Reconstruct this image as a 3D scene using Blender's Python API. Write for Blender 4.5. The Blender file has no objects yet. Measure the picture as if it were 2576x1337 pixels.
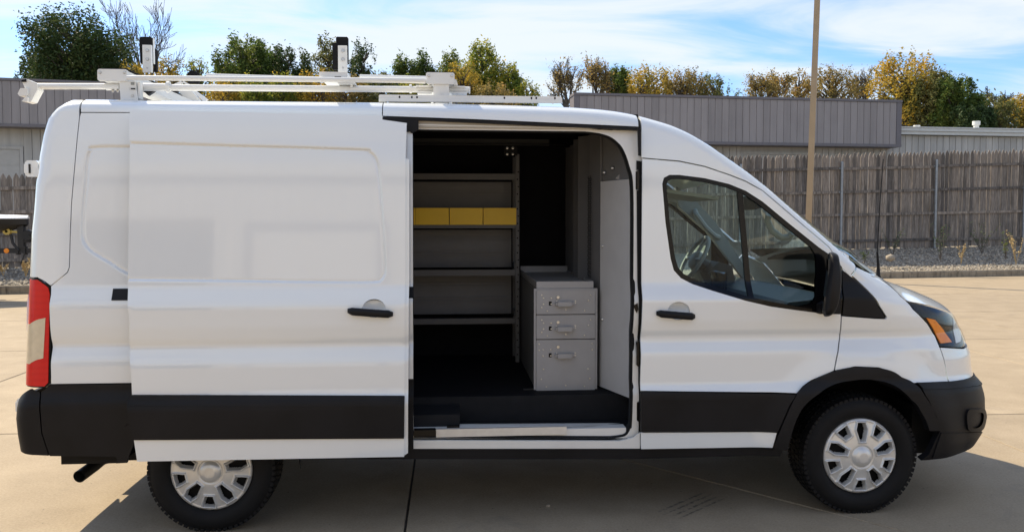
import bpy, bmesh, math, random
import numpy as np
from mathutils import Vector, Matrix
from mathutils.geometry import delaunay_2d_cdt

sc = bpy.context.scene
C = sc.collection
R = math.radians

# ------------------------------------------------------------------ camera
CAM = np.array([1.325, -4.527, 1.75])
YAW, PITCH, FPX, WPX, HPX, SHV = 0.0777, R(2.5), 2042.0, 2576.0, 1337.3, -31.0
cd = bpy.data.cameras.new('camera')
cam = bpy.data.objects.new('camera', cd)
C.objects.link(cam)
cam.location = CAM
cam.rotation_euler = (math.pi / 2 - PITCH, 0, -YAW)
cd.sensor_width = 36
cd.lens = 36 * FPX / WPX
cd.shift_y = SHV / WPX
cd.clip_start = 0.05
cd.clip_end = 2000
sc.camera = cam

# ------------------------------------------------------------------ light
SUN_EL, SUN_AZ = R(45), R(45)          # light travels towards +x and -y
sd = bpy.data.lights.new('sun', 'SUN')
sd.energy = 2.85
sd.angle = R(0.55)
sd.color = (1.0, 0.86, 0.63)
sun = bpy.data.objects.new('sun', sd)
C.objects.link(sun)
sdir = Vector((math.cos(SUN_EL) * math.sin(SUN_AZ), -math.cos(SUN_EL) * math.cos(SUN_AZ), -math.sin(SUN_EL)))
sun.rotation_euler = sdir.to_track_quat('-Z', 'Y').to_euler()
sun.location = (-20, 20, 30)

w = bpy.data.worlds.new('World')
sc.world = w
w.use_nodes = True
nt = w.node_tree
nt.nodes.clear()
def wn(t, **k):
    n = nt.nodes.new(t)
    for a, b in k.items():
        setattr(n, a, b)
    return n
out = wn('ShaderNodeOutputWorld')
bg = wn('ShaderNodeBackground')
bg.inputs[1].default_value = 0.087
sky = wn('ShaderNodeTexSky', sky_type='NISHITA', sun_disc=False)
sky.sun_elevation = SUN_EL
sky.sun_rotation = R(-45)
sky.air_density = 1.0
sky.dust_density = 0.6
sky.ozone_density = 1.6
tc = wn('ShaderNodeTexCoord')
sep = wn('ShaderNodeSeparateXYZ')
nt.links.new(tc.outputs['Generated'], sep.inputs[0])
def wm(op, a, b=None, c=None):
    n = wn('ShaderNodeMath', operation=op)
    for i, x in enumerate((a, b, c)):
        if x is None:
            continue
        if isinstance(x, (int, float)):
            n.inputs[i].default_value = x
        else:
            nt.links.new(x, n.inputs[i])
    return n.outputs[0]
zz = wm('ADD', wm('MAXIMUM', sep.outputs[2], 0.0), 0.12)
px = wm('DIVIDE', sep.outputs[0], zz)
py = wm('DIVIDE', sep.outputs[1], zz)
comb = wn('ShaderNodeCombineXYZ')
nt.links.new(px, comb.inputs[0]); nt.links.new(py, comb.inputs[1])
def cloud(scale, loc, rotz, sx, sy, det, rough, dist):
    mp = wn('ShaderNodeMapping')
    mp.inputs['Location'].default_value = loc
    mp.inputs['Rotation'].default_value = (0, 0, rotz)
    mp.inputs['Scale'].default_value = (sx, sy, 1)
    nt.links.new(comb.outputs[0], mp.inputs[0])
    n = wn('ShaderNodeTexNoise')
    n.inputs['Scale'].default_value = scale
    n.inputs['Detail'].default_value = det
    n.inputs['Roughness'].default_value = rough
    n.inputs['Distortion'].default_value = dist
    nt.links.new(mp.outputs[0], n.inputs['Vector'])
    return n.outputs[0]
c1 = cloud(0.55, (3.1, 1.7, 0), R(18), 1.0, 0.8, 3, 0.5, 0.3)
c2 = cloud(1.5, (0.4, 2.2, 0), R(-12), 0.6, 1.3, 7, 0.56, 0.7)
dens = wm('ADD', wm('MULTIPLY', c1, 0.9), wm('MULTIPLY', c2, 1.15))
mr = wn('ShaderNodeMapRange', interpolation_type='SMOOTHSTEP')
nt.links.new(dens, mr.inputs[0])
mr.inputs[1].default_value = 0.78
mr.inputs[2].default_value = 1.18
mr.inputs[3].default_value = 0.0
mr.inputs[4].default_value = 0.92
mixc = wn('ShaderNodeMixRGB')
nt.links.new(mr.outputs[0], mixc.inputs[0])
skyt = wn('ShaderNodeMixRGB', blend_type='MULTIPLY')
skyt.inputs[0].default_value = 1.0
skyt.inputs[2].default_value = (0.56, 0.72, 0.94, 1)
nt.links.new(sky.outputs[0], skyt.inputs[1])
nt.links.new(skyt.outputs[0], mixc.inputs[1])
mixc.inputs[2].default_value = (3.95, 4.2, 4.35, 1)
nt.links.new(mixc.outputs[0], bg.inputs[0])
nt.links.new(bg.outputs[0], out.inputs[0])
sc.view_settings.view_transform = 'Standard'
sc.view_settings.look = 'None'
sc.view_settings.exposure = 1.42
sc.view_settings.gamma = 1.0
sc.render.engine = 'CYCLES'
sc.cycles.max_bounces = 10
sc.cycles.transparent_max_bounces = 16
sc.cycles.caustics_reflective = False
sc.cycles.caustics_refractive = False

# ------------------------------------------------------------------ pixel helpers (2576 x 1337 frame)
_a = np.array([math.sin(YAW) * math.cos(PITCH), math.cos(YAW) * math.cos(PITCH), -math.sin(PITCH)])
_r = np.array([math.cos(YAW), -math.sin(YAW), 0.0])
_u = np.cross(_r, _a)
def ray(u, v):
    return _a + _r * ((u - WPX / 2) / FPX) + _u * ((HPX / 2 + SHV - v) / FPX)
def at(u, v, Y):
    d = ray(u, v); return CAM + d * ((Y - CAM[1]) / d[1])
def atx(u, v, X):
    d = ray(u, v); return CAM + d * ((X - CAM[0]) / d[0])
def atz(u, v, Z):
    d = ray(u, v); return CAM + d * ((Z - CAM[2]) / d[2])
def atd(u, v, D):
    return CAM + ray(u, v) * D
def proj(p):
    d = np.asarray(p) - CAM
    z = d @ _a
    return WPX / 2 + FPX * (d @ _r) / z, HPX / 2 + SHV - FPX * (d @ _u) / z

# ------------------------------------------------------------------ materials
M = {}
class NB:
    def __init__(s, name):
        s.m = bpy.data.materials.new(name); s.m.use_nodes = True
        s.t = s.m.node_tree; s.b = s.t.nodes['Principled BSDF']; s.o = s.t.nodes['Material Output']
    def n(s, typ, **k):
        x = s.t.nodes.new(typ)
        for a, b in k.items():
            if a.startswith('i_'):
                x.inputs[a[2:].replace('_', ' ')].default_value = b
            else:
                setattr(x, a, b)
        return x
    def l(s, a, b): s.t.links.new(a, b)
    def ramp(s, fac, stops):
        r = s.n('ShaderNodeValToRGB')
        e = r.color_ramp.elements
        while len(e) < len(stops): e.new(0.5)
        for q, (p, c) in zip(e, stops):
            q.position = p; q.color = (*c, 1) if len(c) == 3 else c
        s.l(fac, r.inputs[0]); return r.outputs[0]
    def coord(s, kind='Object', scale=(1, 1, 1), rot=(0, 0, 0)):
        c = s.n('ShaderNodeTexCoord'); mp = s.n('ShaderNodeMapping')
        mp.inputs['Scale'].default_value = scale; mp.inputs['Rotation'].default_value = rot
        if kind == 'World':
            g = s.n('ShaderNodeNewGeometry'); s.l(g.outputs['Position'], mp.inputs[0])
        else:
            s.l(c.outputs[kind], mp.inputs[0])
        return mp.outputs[0]
    def noise(s, vec, scale, det=4, rough=0.55, dist=0):
        x = s.n('ShaderNodeTexNoise')
        x.inputs['Scale'].default_value = scale; x.inputs['Detail'].default_value = det
        x.inputs['Roughness'].default_value = rough; x.inputs['Distortion'].default_value = dist
        s.l(vec, x.inputs['Vector']); return x.outputs[0]
    def mix(s, fac, a, b, mode='MIX'):
        x = s.n('ShaderNodeMixRGB', blend_type=mode)
        for i, q in enumerate((fac, a, b)):
            if isinstance(q, (int, float)): x.inputs[i].default_value = q
            elif isinstance(q, tuple): x.inputs[i].default_value = (*q, 1) if len(q) == 3 else q
            else: s.l(q, x.inputs[i])
        return x.outputs[0]
    def bump(s, h, strength=0.3, dist=0.01):
        x = s.n('ShaderNodeBump'); x.inputs['Strength'].default_value = strength; x.inputs['Distance'].default_value = dist
        s.l(h, x.inputs['Height']); s.l(x.outputs[0], s.b.inputs['Normal'])
def pmat(name, col, rough=0.5, metal=0.0, coat=0.0, var=0.06, scale=6.0, bump=0.0, bscale=300, spec=None):
    b = NB(name)
    v = b.coord('World')
    n = b.noise(v, scale, 5)
    lo = tuple(c * (1 - var) for c in col); hi = tuple(min(1, c * (1 + var)) for c in col)
    b.l(b.ramp(n, [(0.3, lo), (0.7, hi)]), b.b.inputs['Base Color'])
    b.b.inputs['Roughness'].default_value = rough
    b.b.inputs['Metallic'].default_value = metal
    b.b.inputs['Coat Weight'].default_value = coat
    b.b.inputs['Coat Roughness'].default_value = 0.05
    if spec is not None: b.b.inputs['Specular IOR Level'].default_value = spec
    if bump: b.bump(b.noise(v, bscale, 2), bump, 0.002)
    M[name] = b.m
    return b.m
pmat('white_paint', (0.755, 0.79, 0.82), 0.3, 0, 1.0, 0.012, 1.5).node_tree.nodes['Principled BSDF'].inputs['Coat IOR'].default_value = 1.75
pmat('rack_white', (0.74, 0.74, 0.72), 0.4, 0, 0.2, 0.03)
pmat('jamb_white', (0.72, 0.72, 0.71), 0.4, 0, 0.4, 0.04)
pmat('black_plastic', (0.007, 0.007, 0.009), 0.5, 0, 0, 0.35, 3, 0.35, 350, spec=0.22)
pmat('gloss_black', (0.004, 0.004, 0.005), 0.15, spec=0.25)
pmat('rubber', (0.006, 0.006, 0.007), 0.7, 0, 0, 0.2, 8, spec=0.25)
pmat('tyre_rubber', (0.006, 0.006, 0.007), 0.7, 0, 0, 0.25, 9, 0.2, 200, spec=0.25)
pmat('silver', (0.66, 0.66, 0.655), 0.3, 0.4, 0, 0.06, 25)
pmat('steel', (0.55, 0.55, 0.55), 0.3, 0.9)
pmat('dark_metal', (0.035, 0.035, 0.036), 0.5, 0.5)
pmat('cargo_black', (0.007, 0.007, 0.009), 0.8, 0, 0, 0.2, 12, 0.3, 150, spec=0.15)
pmat('rib_gray_shaded', (0.12, 0.12, 0.125), 0.5, 0, 0, 0.05, 8, 0.15, 600)  # darker copy of the partition grey, falling light put into the colour
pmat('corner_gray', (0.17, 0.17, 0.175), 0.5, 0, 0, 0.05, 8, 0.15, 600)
pmat('wing_gray_lit', (0.54, 0.54, 0.55), 0.5, 0, 0, 0.04, 8, 0.1, 600)  # paler copy of the partition grey, doorway light put into the colour
pmat('gray_coat', (0.33, 0.33, 0.345), 0.48, 0, 0, 0.05, 8, 0.15, 600)
pmat('shelf_back', (0.15, 0.15, 0.158), 0.5, 0, 0, 0.06, 8, 0.15, 600)
pmat('shelf_gray', (0.11, 0.11, 0.115), 0.5, 0, 0, 0.05, 8, 0.15, 600)
pmat('bin_yellow', (0.98, 0.62, 0.015), 0.45, 0, 0, 0.05)
pmat('step_black', (0.011, 0.012, 0.015), 0.7, 0, 0, 0.15, 12, 0.3, 150, spec=0.2)
pmat('trim_dark', (0.022, 0.024, 0.026), 0.6, 0, 0, 0.1, 10, 0.2, 300)
pmat('trim_gray', (0.26, 0.27, 0.265), 0.7, 0, 0, 0.06)
pmat('amber', (0.95, 0.27, 0.005), 0.25, 0, 0.2, 0.1, 60)
pmat('lens_clear', (0.62, 0.52, 0.36), 0.15, 0, 1.0, 0.08, 30)
pmat('mirror_silver', (0.9, 0.9, 0.9), 0.02, 1.0, 0, 0.01)
pmat('foil', (0.10, 0.10, 0.11), 0.15, 0, 0.5, 0.6, 30, 1.0, 25)
pmat('yellow_paint', (0.62, 0.47, 0.12), 0.6, 0, 0, 0.12, 5)
pmat('galvanized', (0.30, 0.32, 0.34), 0.5, 0.5, 0, 0.15, 14)
pmat('pole_bronze', (0.36, 0.265, 0.165), 0.45, 0.2, 0, 0.06, 3)
pmat('fascia_trim', (0.16, 0.145, 0.155), 0.55)
pmat('door_cream', (0.45, 0.43, 0.40), 0.6)
pmat('gutter_white', (0.62, 0.62, 0.60), 0.5)
pmat('roof_gray', (0.35, 0.34, 0.33), 0.8)
pmat('bark', (0.09, 0.075, 0.06), 0.9, 0, 0, 0.3, 8, 0.5, 40)
pmat('bark_pale', (0.16, 0.145, 0.13), 0.9, 0, 0, 0.25, 8)
pmat('hull_white', (0.72, 0.72, 0.72), 0.3, 0, 0.5)
pmat('cover_black', (0.012, 0.012, 0.013), 0.6)
pmat('warehouse_cream', (0.58, 0.555, 0.515), 0.75, 0, 0, 0.05, 0.5)
pmat('dim_inside', (0.05, 0.05, 0.05), 0.9)
pmat('dark_paint', (0.05, 0.055, 0.06), 0.3, 0, 1.0)
pmat('straw', (0.42, 0.30, 0.13), 0.9, 0, 0, 0.2, 20)

def streaked(name, col, var, rough=0.6):
    b = NB(name); n1 = b.noise(b.coord('World', (2.2, 2.2, 0.12)), 2.0, 6, 0.65); n2 = b.noise(b.coord('World'), 0.7, 5, 0.6)
    c = b.ramp(n1, [(0.3, tuple(q * (1 - var) for q in col)), (0.55, col), (0.75, tuple(q * (1 + var * 0.6) for q in col))])
    c = b.mix(b.ramp(n2, [(0.5, (0, 0, 0)), (0.75, (0.35, 0.35, 0.35))]), c, tuple(q * 0.6 for q in col))
    oi = b.n('ShaderNodeObjectInfo'); c = b.mix(1.0, c, b.ramp(oi.outputs['Random'], [(0, (0.9, 0.9, 0.9)), (1, (1.08, 1.08, 1.08))]), 'MULTIPLY')
    b.l(c, b.b.inputs['Base Color']); b.b.inputs['Roughness'].default_value = rough; M[name] = b.m
streaked('fascia_brown', (0.315, 0.282, 0.275), 0.14); streaked('wall_cream', (0.48, 0.46, 0.43), 0.18)
def glass(name, tint, mixv):
    b = NB(name)
    b.t.nodes.remove(b.b)
    tr = b.n('ShaderNodeBsdfTransparent'); tr.inputs[0].default_value = (*tint, 1)
    gl = b.n('ShaderNodeBsdfGlossy'); gl.inputs['Roughness'].default_value = 0.01
    g = b.n('ShaderNodeNewGeometry'); dt = b.n('ShaderNodeVectorMath', operation='DOT_PRODUCT'); b.l(g.outputs['Normal'], dt.inputs[0]); b.l(g.outputs['Incoming'], dt.inputs[1])
    ab = b.n('ShaderNodeMath', operation='ABSOLUTE'); b.l(dt.outputs['Value'], ab.inputs[0])
    om = b.n('ShaderNodeMath', operation='SUBTRACT'); om.inputs[0].default_value = 1.0; b.l(ab.outputs[0], om.inputs[1])
    pw = b.n('ShaderNodeMath', operation='POWER'); b.l(om.outputs[0], pw.inputs[0]); pw.inputs[1].default_value = 5.0
    m = b.n('ShaderNodeMath', operation='MULTIPLY_ADD'); b.l(pw.outputs[0], m.inputs[0])
    m.inputs[1].default_value = 0.9; m.inputs[2].default_value = mixv
    x = b.n('ShaderNodeMixShader'); b.l(m.outputs[0], x.inputs[0]); b.l(tr.outputs[0], x.inputs[1]); b.l(gl.outputs[0], x.inputs[2])
    b.l(x.outputs[0], b.o.inputs[0]); M[name] = b.m
glass('window_glass', (0.84, 0.97, 0.95), 0.022)
glass('clear_lens', (0.93, 0.94, 0.95), 0.02)

b = NB('red_lens')
v = b.coord('World', (1, 1, 1))
wv = b.n('ShaderNodeTexWave', wave_type='BANDS', bands_direction='Z'); wv.inputs['Scale'].default_value = 9; wv.inputs['Distortion'].default_value = 1.5
b.l(v, wv.inputs[0])
b.l(b.ramp(wv.outputs[1], [(0.1, (0.60, 0.006, 0.005)), (0.7, (0.63, 0.008, 0.006))]), b.b.inputs['Base Color'])
b.b.inputs['Roughness'].default_value = 0.15; b.b.inputs['Coat Weight'].default_value = 0.15; b.b.inputs['Specular IOR Level'].default_value = 0.3
b.b.inputs['Emission Strength'].default_value = 0
M['red_lens'] = b.m

# concrete
b = NB('concrete')
v = b.coord('World')
big = b.noise(v, 0.35, 4, 0.6, 0.6); mid = b.noise(v, 2.6, 6, 0.65, 0.3); fine = b.noise(v, 70, 3, 0.7)
oi = b.n('ShaderNodeObjectInfo')
c = b.ramp(mid, [(0.25, (0.244, 0.190, 0.127)), (0.5, (0.310, 0.246, 0.169)), (0.75, (0.376, 0.302, 0.214))])
c = b.mix(b.ramp(big, [(0.35, (0, 0, 0)), (0.65, (0.5, 0.5, 0.5))]), c, (0.27, 0.214, 0.146))
c = b.mix(0.13, c, b.ramp(fine, [(0.35, (0.12, 0.10, 0.085)), (0.62, (0.62, 0.55, 0.46))]))
stain = b.noise(v, 1.1, 7, 0.72, 1.2)
c = b.mix(b.ramp(stain, [(0.60, (0, 0, 0)), (0.74, (0.5, 0.5, 0.5))]), c, (0.17, 0.15, 0.13))
spk = b.n('ShaderNodeTexVoronoi'); spk.inputs['Scale'].default_value = 9; b.l(v, spk.inputs['Vector'])
c = b.mix(b.ramp(spk.outputs['Distance'], [(0.035, (0.75, 0.75, 0.75)), (0.06, (0, 0, 0))]), c, (0.08, 0.065, 0.05))
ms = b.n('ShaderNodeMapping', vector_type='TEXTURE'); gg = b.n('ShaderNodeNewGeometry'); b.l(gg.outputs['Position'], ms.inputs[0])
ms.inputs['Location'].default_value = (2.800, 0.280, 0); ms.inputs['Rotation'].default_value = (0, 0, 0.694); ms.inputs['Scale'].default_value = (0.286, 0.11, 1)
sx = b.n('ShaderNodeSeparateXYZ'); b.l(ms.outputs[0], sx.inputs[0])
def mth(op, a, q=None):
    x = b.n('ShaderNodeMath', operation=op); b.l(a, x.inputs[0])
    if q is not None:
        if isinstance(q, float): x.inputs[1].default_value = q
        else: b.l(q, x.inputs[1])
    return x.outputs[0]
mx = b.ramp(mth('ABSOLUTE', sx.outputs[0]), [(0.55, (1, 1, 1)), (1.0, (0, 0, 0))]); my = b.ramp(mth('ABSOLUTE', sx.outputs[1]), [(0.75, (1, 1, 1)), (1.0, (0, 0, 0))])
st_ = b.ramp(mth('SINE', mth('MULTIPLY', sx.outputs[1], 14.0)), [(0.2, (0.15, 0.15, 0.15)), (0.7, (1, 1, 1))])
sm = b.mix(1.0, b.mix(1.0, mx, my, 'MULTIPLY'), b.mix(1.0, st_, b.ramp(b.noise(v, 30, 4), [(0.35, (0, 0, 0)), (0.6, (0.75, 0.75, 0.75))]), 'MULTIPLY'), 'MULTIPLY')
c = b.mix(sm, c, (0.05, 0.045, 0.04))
tint = b.ramp(oi.outputs['Random'], [(0, (0.93, 0.93, 0.93)), (1, (1.05, 1.04, 1.02))])
c = b.mix(1.0, c, tint, 'MULTIPLY')
b.l(c, b.b.inputs['Base Color']); b.b.inputs['Roughness'].default_value = 0.85
b.b.inputs['Specular IOR Level'].default_value = 0.3
b.bump(b.mix(0.4, mid, fine), 0.25, 0.004)
M['concrete'] = b.m
b = NB('kerb_concrete')
v = b.coord('World'); n1 = b.noise(v, 4, 7, 0.7); n2 = b.noise(b.coord('World', (3, 3, 0.6)), 3, 5, 0.7)
c = b.ramp(n1, [(0.3, (0.20, 0.165, 0.12)), (0.7, (0.36, 0.30, 0.22))])
c = b.mix(b.ramp(n2, [(0.5, (0, 0, 0)), (0.7, (0.8, 0.8, 0.8))]), c, (0.07, 0.055, 0.04))
b.l(c, b.b.inputs['Base Color']); b.b.inputs['Roughness'].default_value = 0.9; b.bump(n1, 0.4, 0.01)
M['kerb_concrete'] = b.m
b = NB('joint_dark'); v = b.coord('World')
b.l(b.ramp(b.noise(v, 12, 4), [(0.3, (0.035, 0.03, 0.025)), (0.7, (0.09, 0.075, 0.06))]), b.b.inputs['Base Color']); b.b.inputs['Roughness'].default_value = 0.95
M['joint_dark'] = b.m
b = NB('grass_ground'); v = b.coord('World')
b.l(b.ramp(b.noise(v, 1.2, 8, 0.7), [(0.3, (0.045, 0.05, 0.02)), (0.7, (0.11, 0.095, 0.05))]), b.b.inputs['Base Color']); b.b.inputs['Roughness'].default_value = 1
M['grass_ground'] = b.m
b = NB('stone'); g = b.n('ShaderNodeNewGeometry')
b.l(b.ramp(g.outputs['Random Per Island'], [(0, (0.12, 0.10, 0.078)), (0.5, (0.28, 0.24, 0.19)), (1, (0.50, 0.44, 0.36))]), b.b.inputs['Base Color']); b.b.inputs['Roughness'].default_value = 0.9
M['stone'] = b.m
b = NB('gravel_bed'); v = b.coord('World')
b.l(b.ramp(b.noise(v, 24, 4, 0.8), [(0.3, (0.10, 0.09, 0.075)), (0.7, (0.40, 0.36, 0.30))]), b.b.inputs['Base Color']); b.b.inputs['Roughness'].default_value = 1
b.bump(b.noise(v, 18, 3), 0.8, 0.05)
M['gravel_bed'] = b.m
# weathered wood
b = NB('weathered_wood')
oi = b.n('ShaderNodeObjectInfo')
cc = b.n('ShaderNodeTexCoord'); mp = b.n('ShaderNodeMapping'); mp.inputs['Scale'].default_value = (9, 9, 0.9)
add = b.n('ShaderNodeVectorMath', operation='ADD'); b.l(cc.outputs['Object'], add.inputs[0])
sc10 = b.n('ShaderNodeVectorMath', operation='SCALE'); sc10.inputs['Scale'].default_value = 37
cmb = b.n('ShaderNodeCombineXYZ'); b.l(oi.outputs['Random'], cmb.inputs[0]); b.l(oi.outputs['Random'], cmb.inputs[2])
b.l(cmb.outputs[0], sc10.inputs[0]); b.l(sc10.outputs[0], add.inputs[1]); b.l(add.outputs[0], mp.inputs[0])
n1 = b.noise(mp.outputs[0], 3.0, 7, 0.7, 0.4); n2 = b.noise(mp.outputs[0], 0.9, 4, 0.6)
c = b.ramp(n1, [(0.25, (0.08, 0.069, 0.06)), (0.5, (0.205, 0.180, 0.160)), (0.75, (0.39, 0.35, 0.315))])
c = b.mix(b.ramp(n2, [(0.45, (0, 0, 0)), (0.7, (0.75, 0.75, 0.75))]), c, (0.055, 0.048, 0.04))
c = b.mix(1, c, b.ramp(oi.outputs['Random'], [(0, (0.55, 0.55, 0.57)), (0.5, (0.95, 0.93, 0.91)), (1, (1.4, 1.33, 1.25))]), 'MULTIPLY')
b.l(c, b.b.inputs['Base Color']); b.b.inputs['Roughness'].default_value = 0.95; b.bump(n1, 0.5, 0.01)
M['weathered_wood'] = b.m
def leafmat(name, stops, trans=0.42):
    b = NB(name)
    g = b.n('ShaderNodeNewGeometry')
    v = b.coord('World'); n = b.noise(v, 0.55, 3)
    f = b.n('ShaderNodeMath', operation='MULTIPLY_ADD'); b.l(g.outputs['Random Per Island'], f.inputs[0]); f.inputs[1].default_value = 0.55
    f2 = b.n('ShaderNodeMath', operation='MULTIPLY_ADD'); b.l(n, f2.inputs[0]); f2.inputs[1].default_value = 1.3; f2.inputs[2].default_value = -0.42
    b.l(f2.outputs[0], f.inputs[2])
    c = b.ramp(f.outputs[0], stops)
    b.l(c, b.b.inputs['Base Color']); b.b.inputs['Roughness'].default_value = 0.65
    b.b.inputs['Specular IOR Level'].default_value = 0.3
    tr = b.n('ShaderNodeBsdfTranslucent'); b.l(c, tr.inputs[0])
    m = b.n('ShaderNodeMixShader'); m.inputs[0].default_value = trans
    b.l(b.b.outputs[0], m.inputs[1]); b.l(tr.outputs[0], m.inputs[2]); b.l(m.outputs[0], b.o.inputs[0]); M[name] = b.m
leafmat('leaf_dark', [(0, (0.020, 0.041, 0.015)), (0.5, (0.048, 0.083, 0.024)), (0.9, (0.120, 0.145, 0.045))], 0.3)
leafmat('leaf_green', [(0, (0.038, 0.072, 0.017)), (0.5, (0.094, 0.145, 0.031)), (0.95, (0.256, 0.274, 0.051))])
leafmat('leaf_olive', [(0, (0.071, 0.083, 0.028)), (0.5, (0.153, 0.165, 0.053)), (0.95, (0.307, 0.260, 0.088))])
leafmat('leaf_gold', [(0, (0.100, 0.118, 0.026)), (0.35, (0.260, 0.212, 0.038)), (0.7, (0.555, 0.366, 0.047)), (1, (0.684, 0.401, 0.053))])
leafmat('leaf_lime', [(0, (0.060, 0.103, 0.020)), (0.45, (0.205, 0.256, 0.038)), (0.8, (0.513, 0.411, 0.051)), (1, (0.800, 0.496, 0.051))])
leafmat('leaf_rust', [(0, (0.094, 0.100, 0.035)), (0.4, (0.224, 0.177, 0.059)), (0.75, (0.425, 0.295, 0.088)), (1, (0.354, 0.201, 0.094))])

# ------------------------------------------------------------------ object helpers
def tag(o, label=None, cat=None, group=None, kind=None):
    if label: o['label'] = label
    if cat: o['category'] = cat
    if group: o['group'] = group
    if kind: o['kind'] = kind
    return o
def empty(name, loc=(0, 0, 0), rz=0, parent=None):
    o = bpy.data.objects.new(name, None); C.objects.link(o)
    o.location = loc; o.rotation_euler = (0, 0, rz); o.empty_display_size = 0.2
    if parent: o.parent = parent
    return o
def link(name, me, mat=None, parent=None):
    if mat:
        me.materials.clear(); me.materials.append(M[mat] if isinstance(mat, str) else mat)
    o = bpy.data.objects.new(name, me); C.objects.link(o)
    if parent: o.parent = parent
    return o
def mkmesh(name, V, F, mat=None, parent=None, smooth=False):
    me = bpy.data.meshes.new(name); me.from_pydata([tuple(map(float, q)) for q in V], [], [tuple(map(int, f)) for f in F]); me.update()
    if smooth: me.polygons.foreach_set('use_smooth', [True] * len(me.polygons))
    return link(name, me, mat, parent)
class MB:
    """collects simple solids; build() links them as one mesh object"""
    def __init__(s): s.V = []; s.F = []; s.S = []
    def add(s, V, F, smooth=False):
        o = len(s.V); s.V += [tuple(map(float, q)) for q in V]; s.F += [tuple(i + o for i in f) for f in F]; s.S += [smooth] * len(F); return s
    def box(s, a, b, bev=0.0):
        x0, y0, z0 = [min(p, q) for p, q in zip(a, b)]; x1, y1, z1 = [max(p, q) for p, q in zip(a, b)]
        if bev <= 0:
            V = [(x, y, z) for x in (x0, x1) for y in (y0, y1) for z in (z0, z1)]
            return s.add(V, [(0, 1, 3, 2), (4, 6, 7, 5), (0, 4, 5, 1), (2, 3, 7, 6), (0, 2, 6, 4), (1, 5, 7, 3)])
        return s.prism([(x0 + bev, z0), (x1 - bev, z0), (x1, z0 + bev), (x1, z1 - bev), (x1 - bev, z1), (x0 + bev, z1), (x0, z1 - bev), (x0, z0 + bev)], y0, y1)
    def prism(s, poly, y0, y1, axis='y'):
        """poly in the plane across axis, extruded from y0 to y1"""
        n = len(poly)
        def m(p, q):
            return {'y': (p[0], q, p[1]), 'x': (q, p[0], p[1]), 'z': (p[0], p[1], q)}[axis]
        V = [m(p, y0) for p in poly] + [m(p, y1) for p in poly]
        F = [tuple(range(n)), tuple(range(2 * n - 1, n - 1, -1))] + [(i, i + n, (i + 1) % n + n, (i + 1) % n) for i in range(n)]
        return s.add(V, F)
    def tube(s, pts, rad, n=10, caps=True, closed=False):
        pts = [Vector(p) for p in pts]; k = len(pts)
        rads = rad if isinstance(rad, (list, tuple)) else [rad] * k
        V = []; F = []; up = None
        for i, p in enumerate(pts):
            if closed: d = pts[(i + 1) % k] - pts[i - 1]
            else: d = pts[min(i + 1, k - 1)] - pts[max(i - 1, 0)]
            d.normalize()
            if up is None: up = Vector((0, 0, 1)) if abs(d.z) < 0.9 else Vector((1, 0, 0))
            a = d.cross(up)
            if a.length < 1e-5: a = d.orthogonal()
            a.normalize(); bb = a.cross(d); up = bb
            for j in range(n):
                t = 2 * math.pi * j / n
                V.append(p + (a * math.cos(t) + bb * math.sin(t)) * rads[i])
        for i in range(k if closed else k - 1):
            for j in range(n):
                i2 = (i + 1) % k
                F.append((i * n + j, i * n + (j + 1) % n, i2 * n + (j + 1) % n, i2 * n + j))
        if caps and not closed:
            F.append(tuple(range(n - 1, -1, -1))); F.append(tuple((k - 1) * n + j for j in range(n)))
        s.add(V, F, True); return s
    def lathe(s, prof, c, axis, n=40, close=False):
        """prof: list of (radius, height along axis)"""
        ax = Vector(axis).normalized(); a = ax.orthogonal().normalized(); bb = ax.cross(a); c = Vector(c)
        V = [c + ax * h + (a * math.cos(2 * math.pi * j / n) + bb * math.sin(2 * math.pi * j / n)) * r for r, h in prof for j in range(n)]
        F = []
        for i in range(len(prof) - 1):
            for j in range(n):
                F.append((i * n + j, i * n + (j + 1) % n, (i + 1) * n + (j + 1) % n, (i + 1) * n + j))
        s.add(V, F, True); return s
    def build(s, name, mat=None, parent=None, sharp=35):
        me = bpy.data.meshes.new(name); me.from_pydata(s.V, [], s.F); me.update()
        bm = bmesh.new(); bm.from_mesh(me); bmesh.ops.recalc_face_normals(bm, faces=bm.faces); bm.to_mesh(me); bm.free()
        me.polygons.foreach_set('use_smooth', s.S)
        if any(s.S): me.set_sharp_from_angle(angle=R(sharp))
        return link(name, me, mat, parent)
def copy_tree(o, parent=None, name=None):
    c = o.copy(); C.objects.link(c); c.parent = parent
    for ch in list(o.children): copy_tree(ch, c)
    return c

# ================================================================== THE VAN
WID = 2.06
van = empty('cargo_van')
tag(van, 'white cargo van with black lower trim and open sliding side door', 'van')

# side profile: (height, distance inward from the widest point)
_pz = np.array([0.0, 0.30, 0.36, 0.44, 0.72, 0.745, 0.80, 0.97, 1.055, 1.10, 1.16, 1.285, 1.375, 1.42, 1.80, 2.18, 2.36, 2.60, 3.0])
_py = np.array([0.03, 0.024, 0.012, 0.008, 0.000, 0.000, 0.022, 0.022, 0.052, 0.034, 0.024, 0.020, 0.058, 0.062, 0.086, 0.112, 0.131, 0.165, 0.215])
_gz = np.arange(0, 3.0, 0.002)
_gy = np.interp(_gz, _pz, _py)
_k = np.exp(-0.5 * (np.arange(-25, 26) * 0.002 / 0.008) ** 2); _k /= _k.sum()
_gy = np.convolve(np.pad(_gy, 25, mode='edge'), _k, mode='valid')
def prof(z): return np.interp(z, _gz, _gy)
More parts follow.
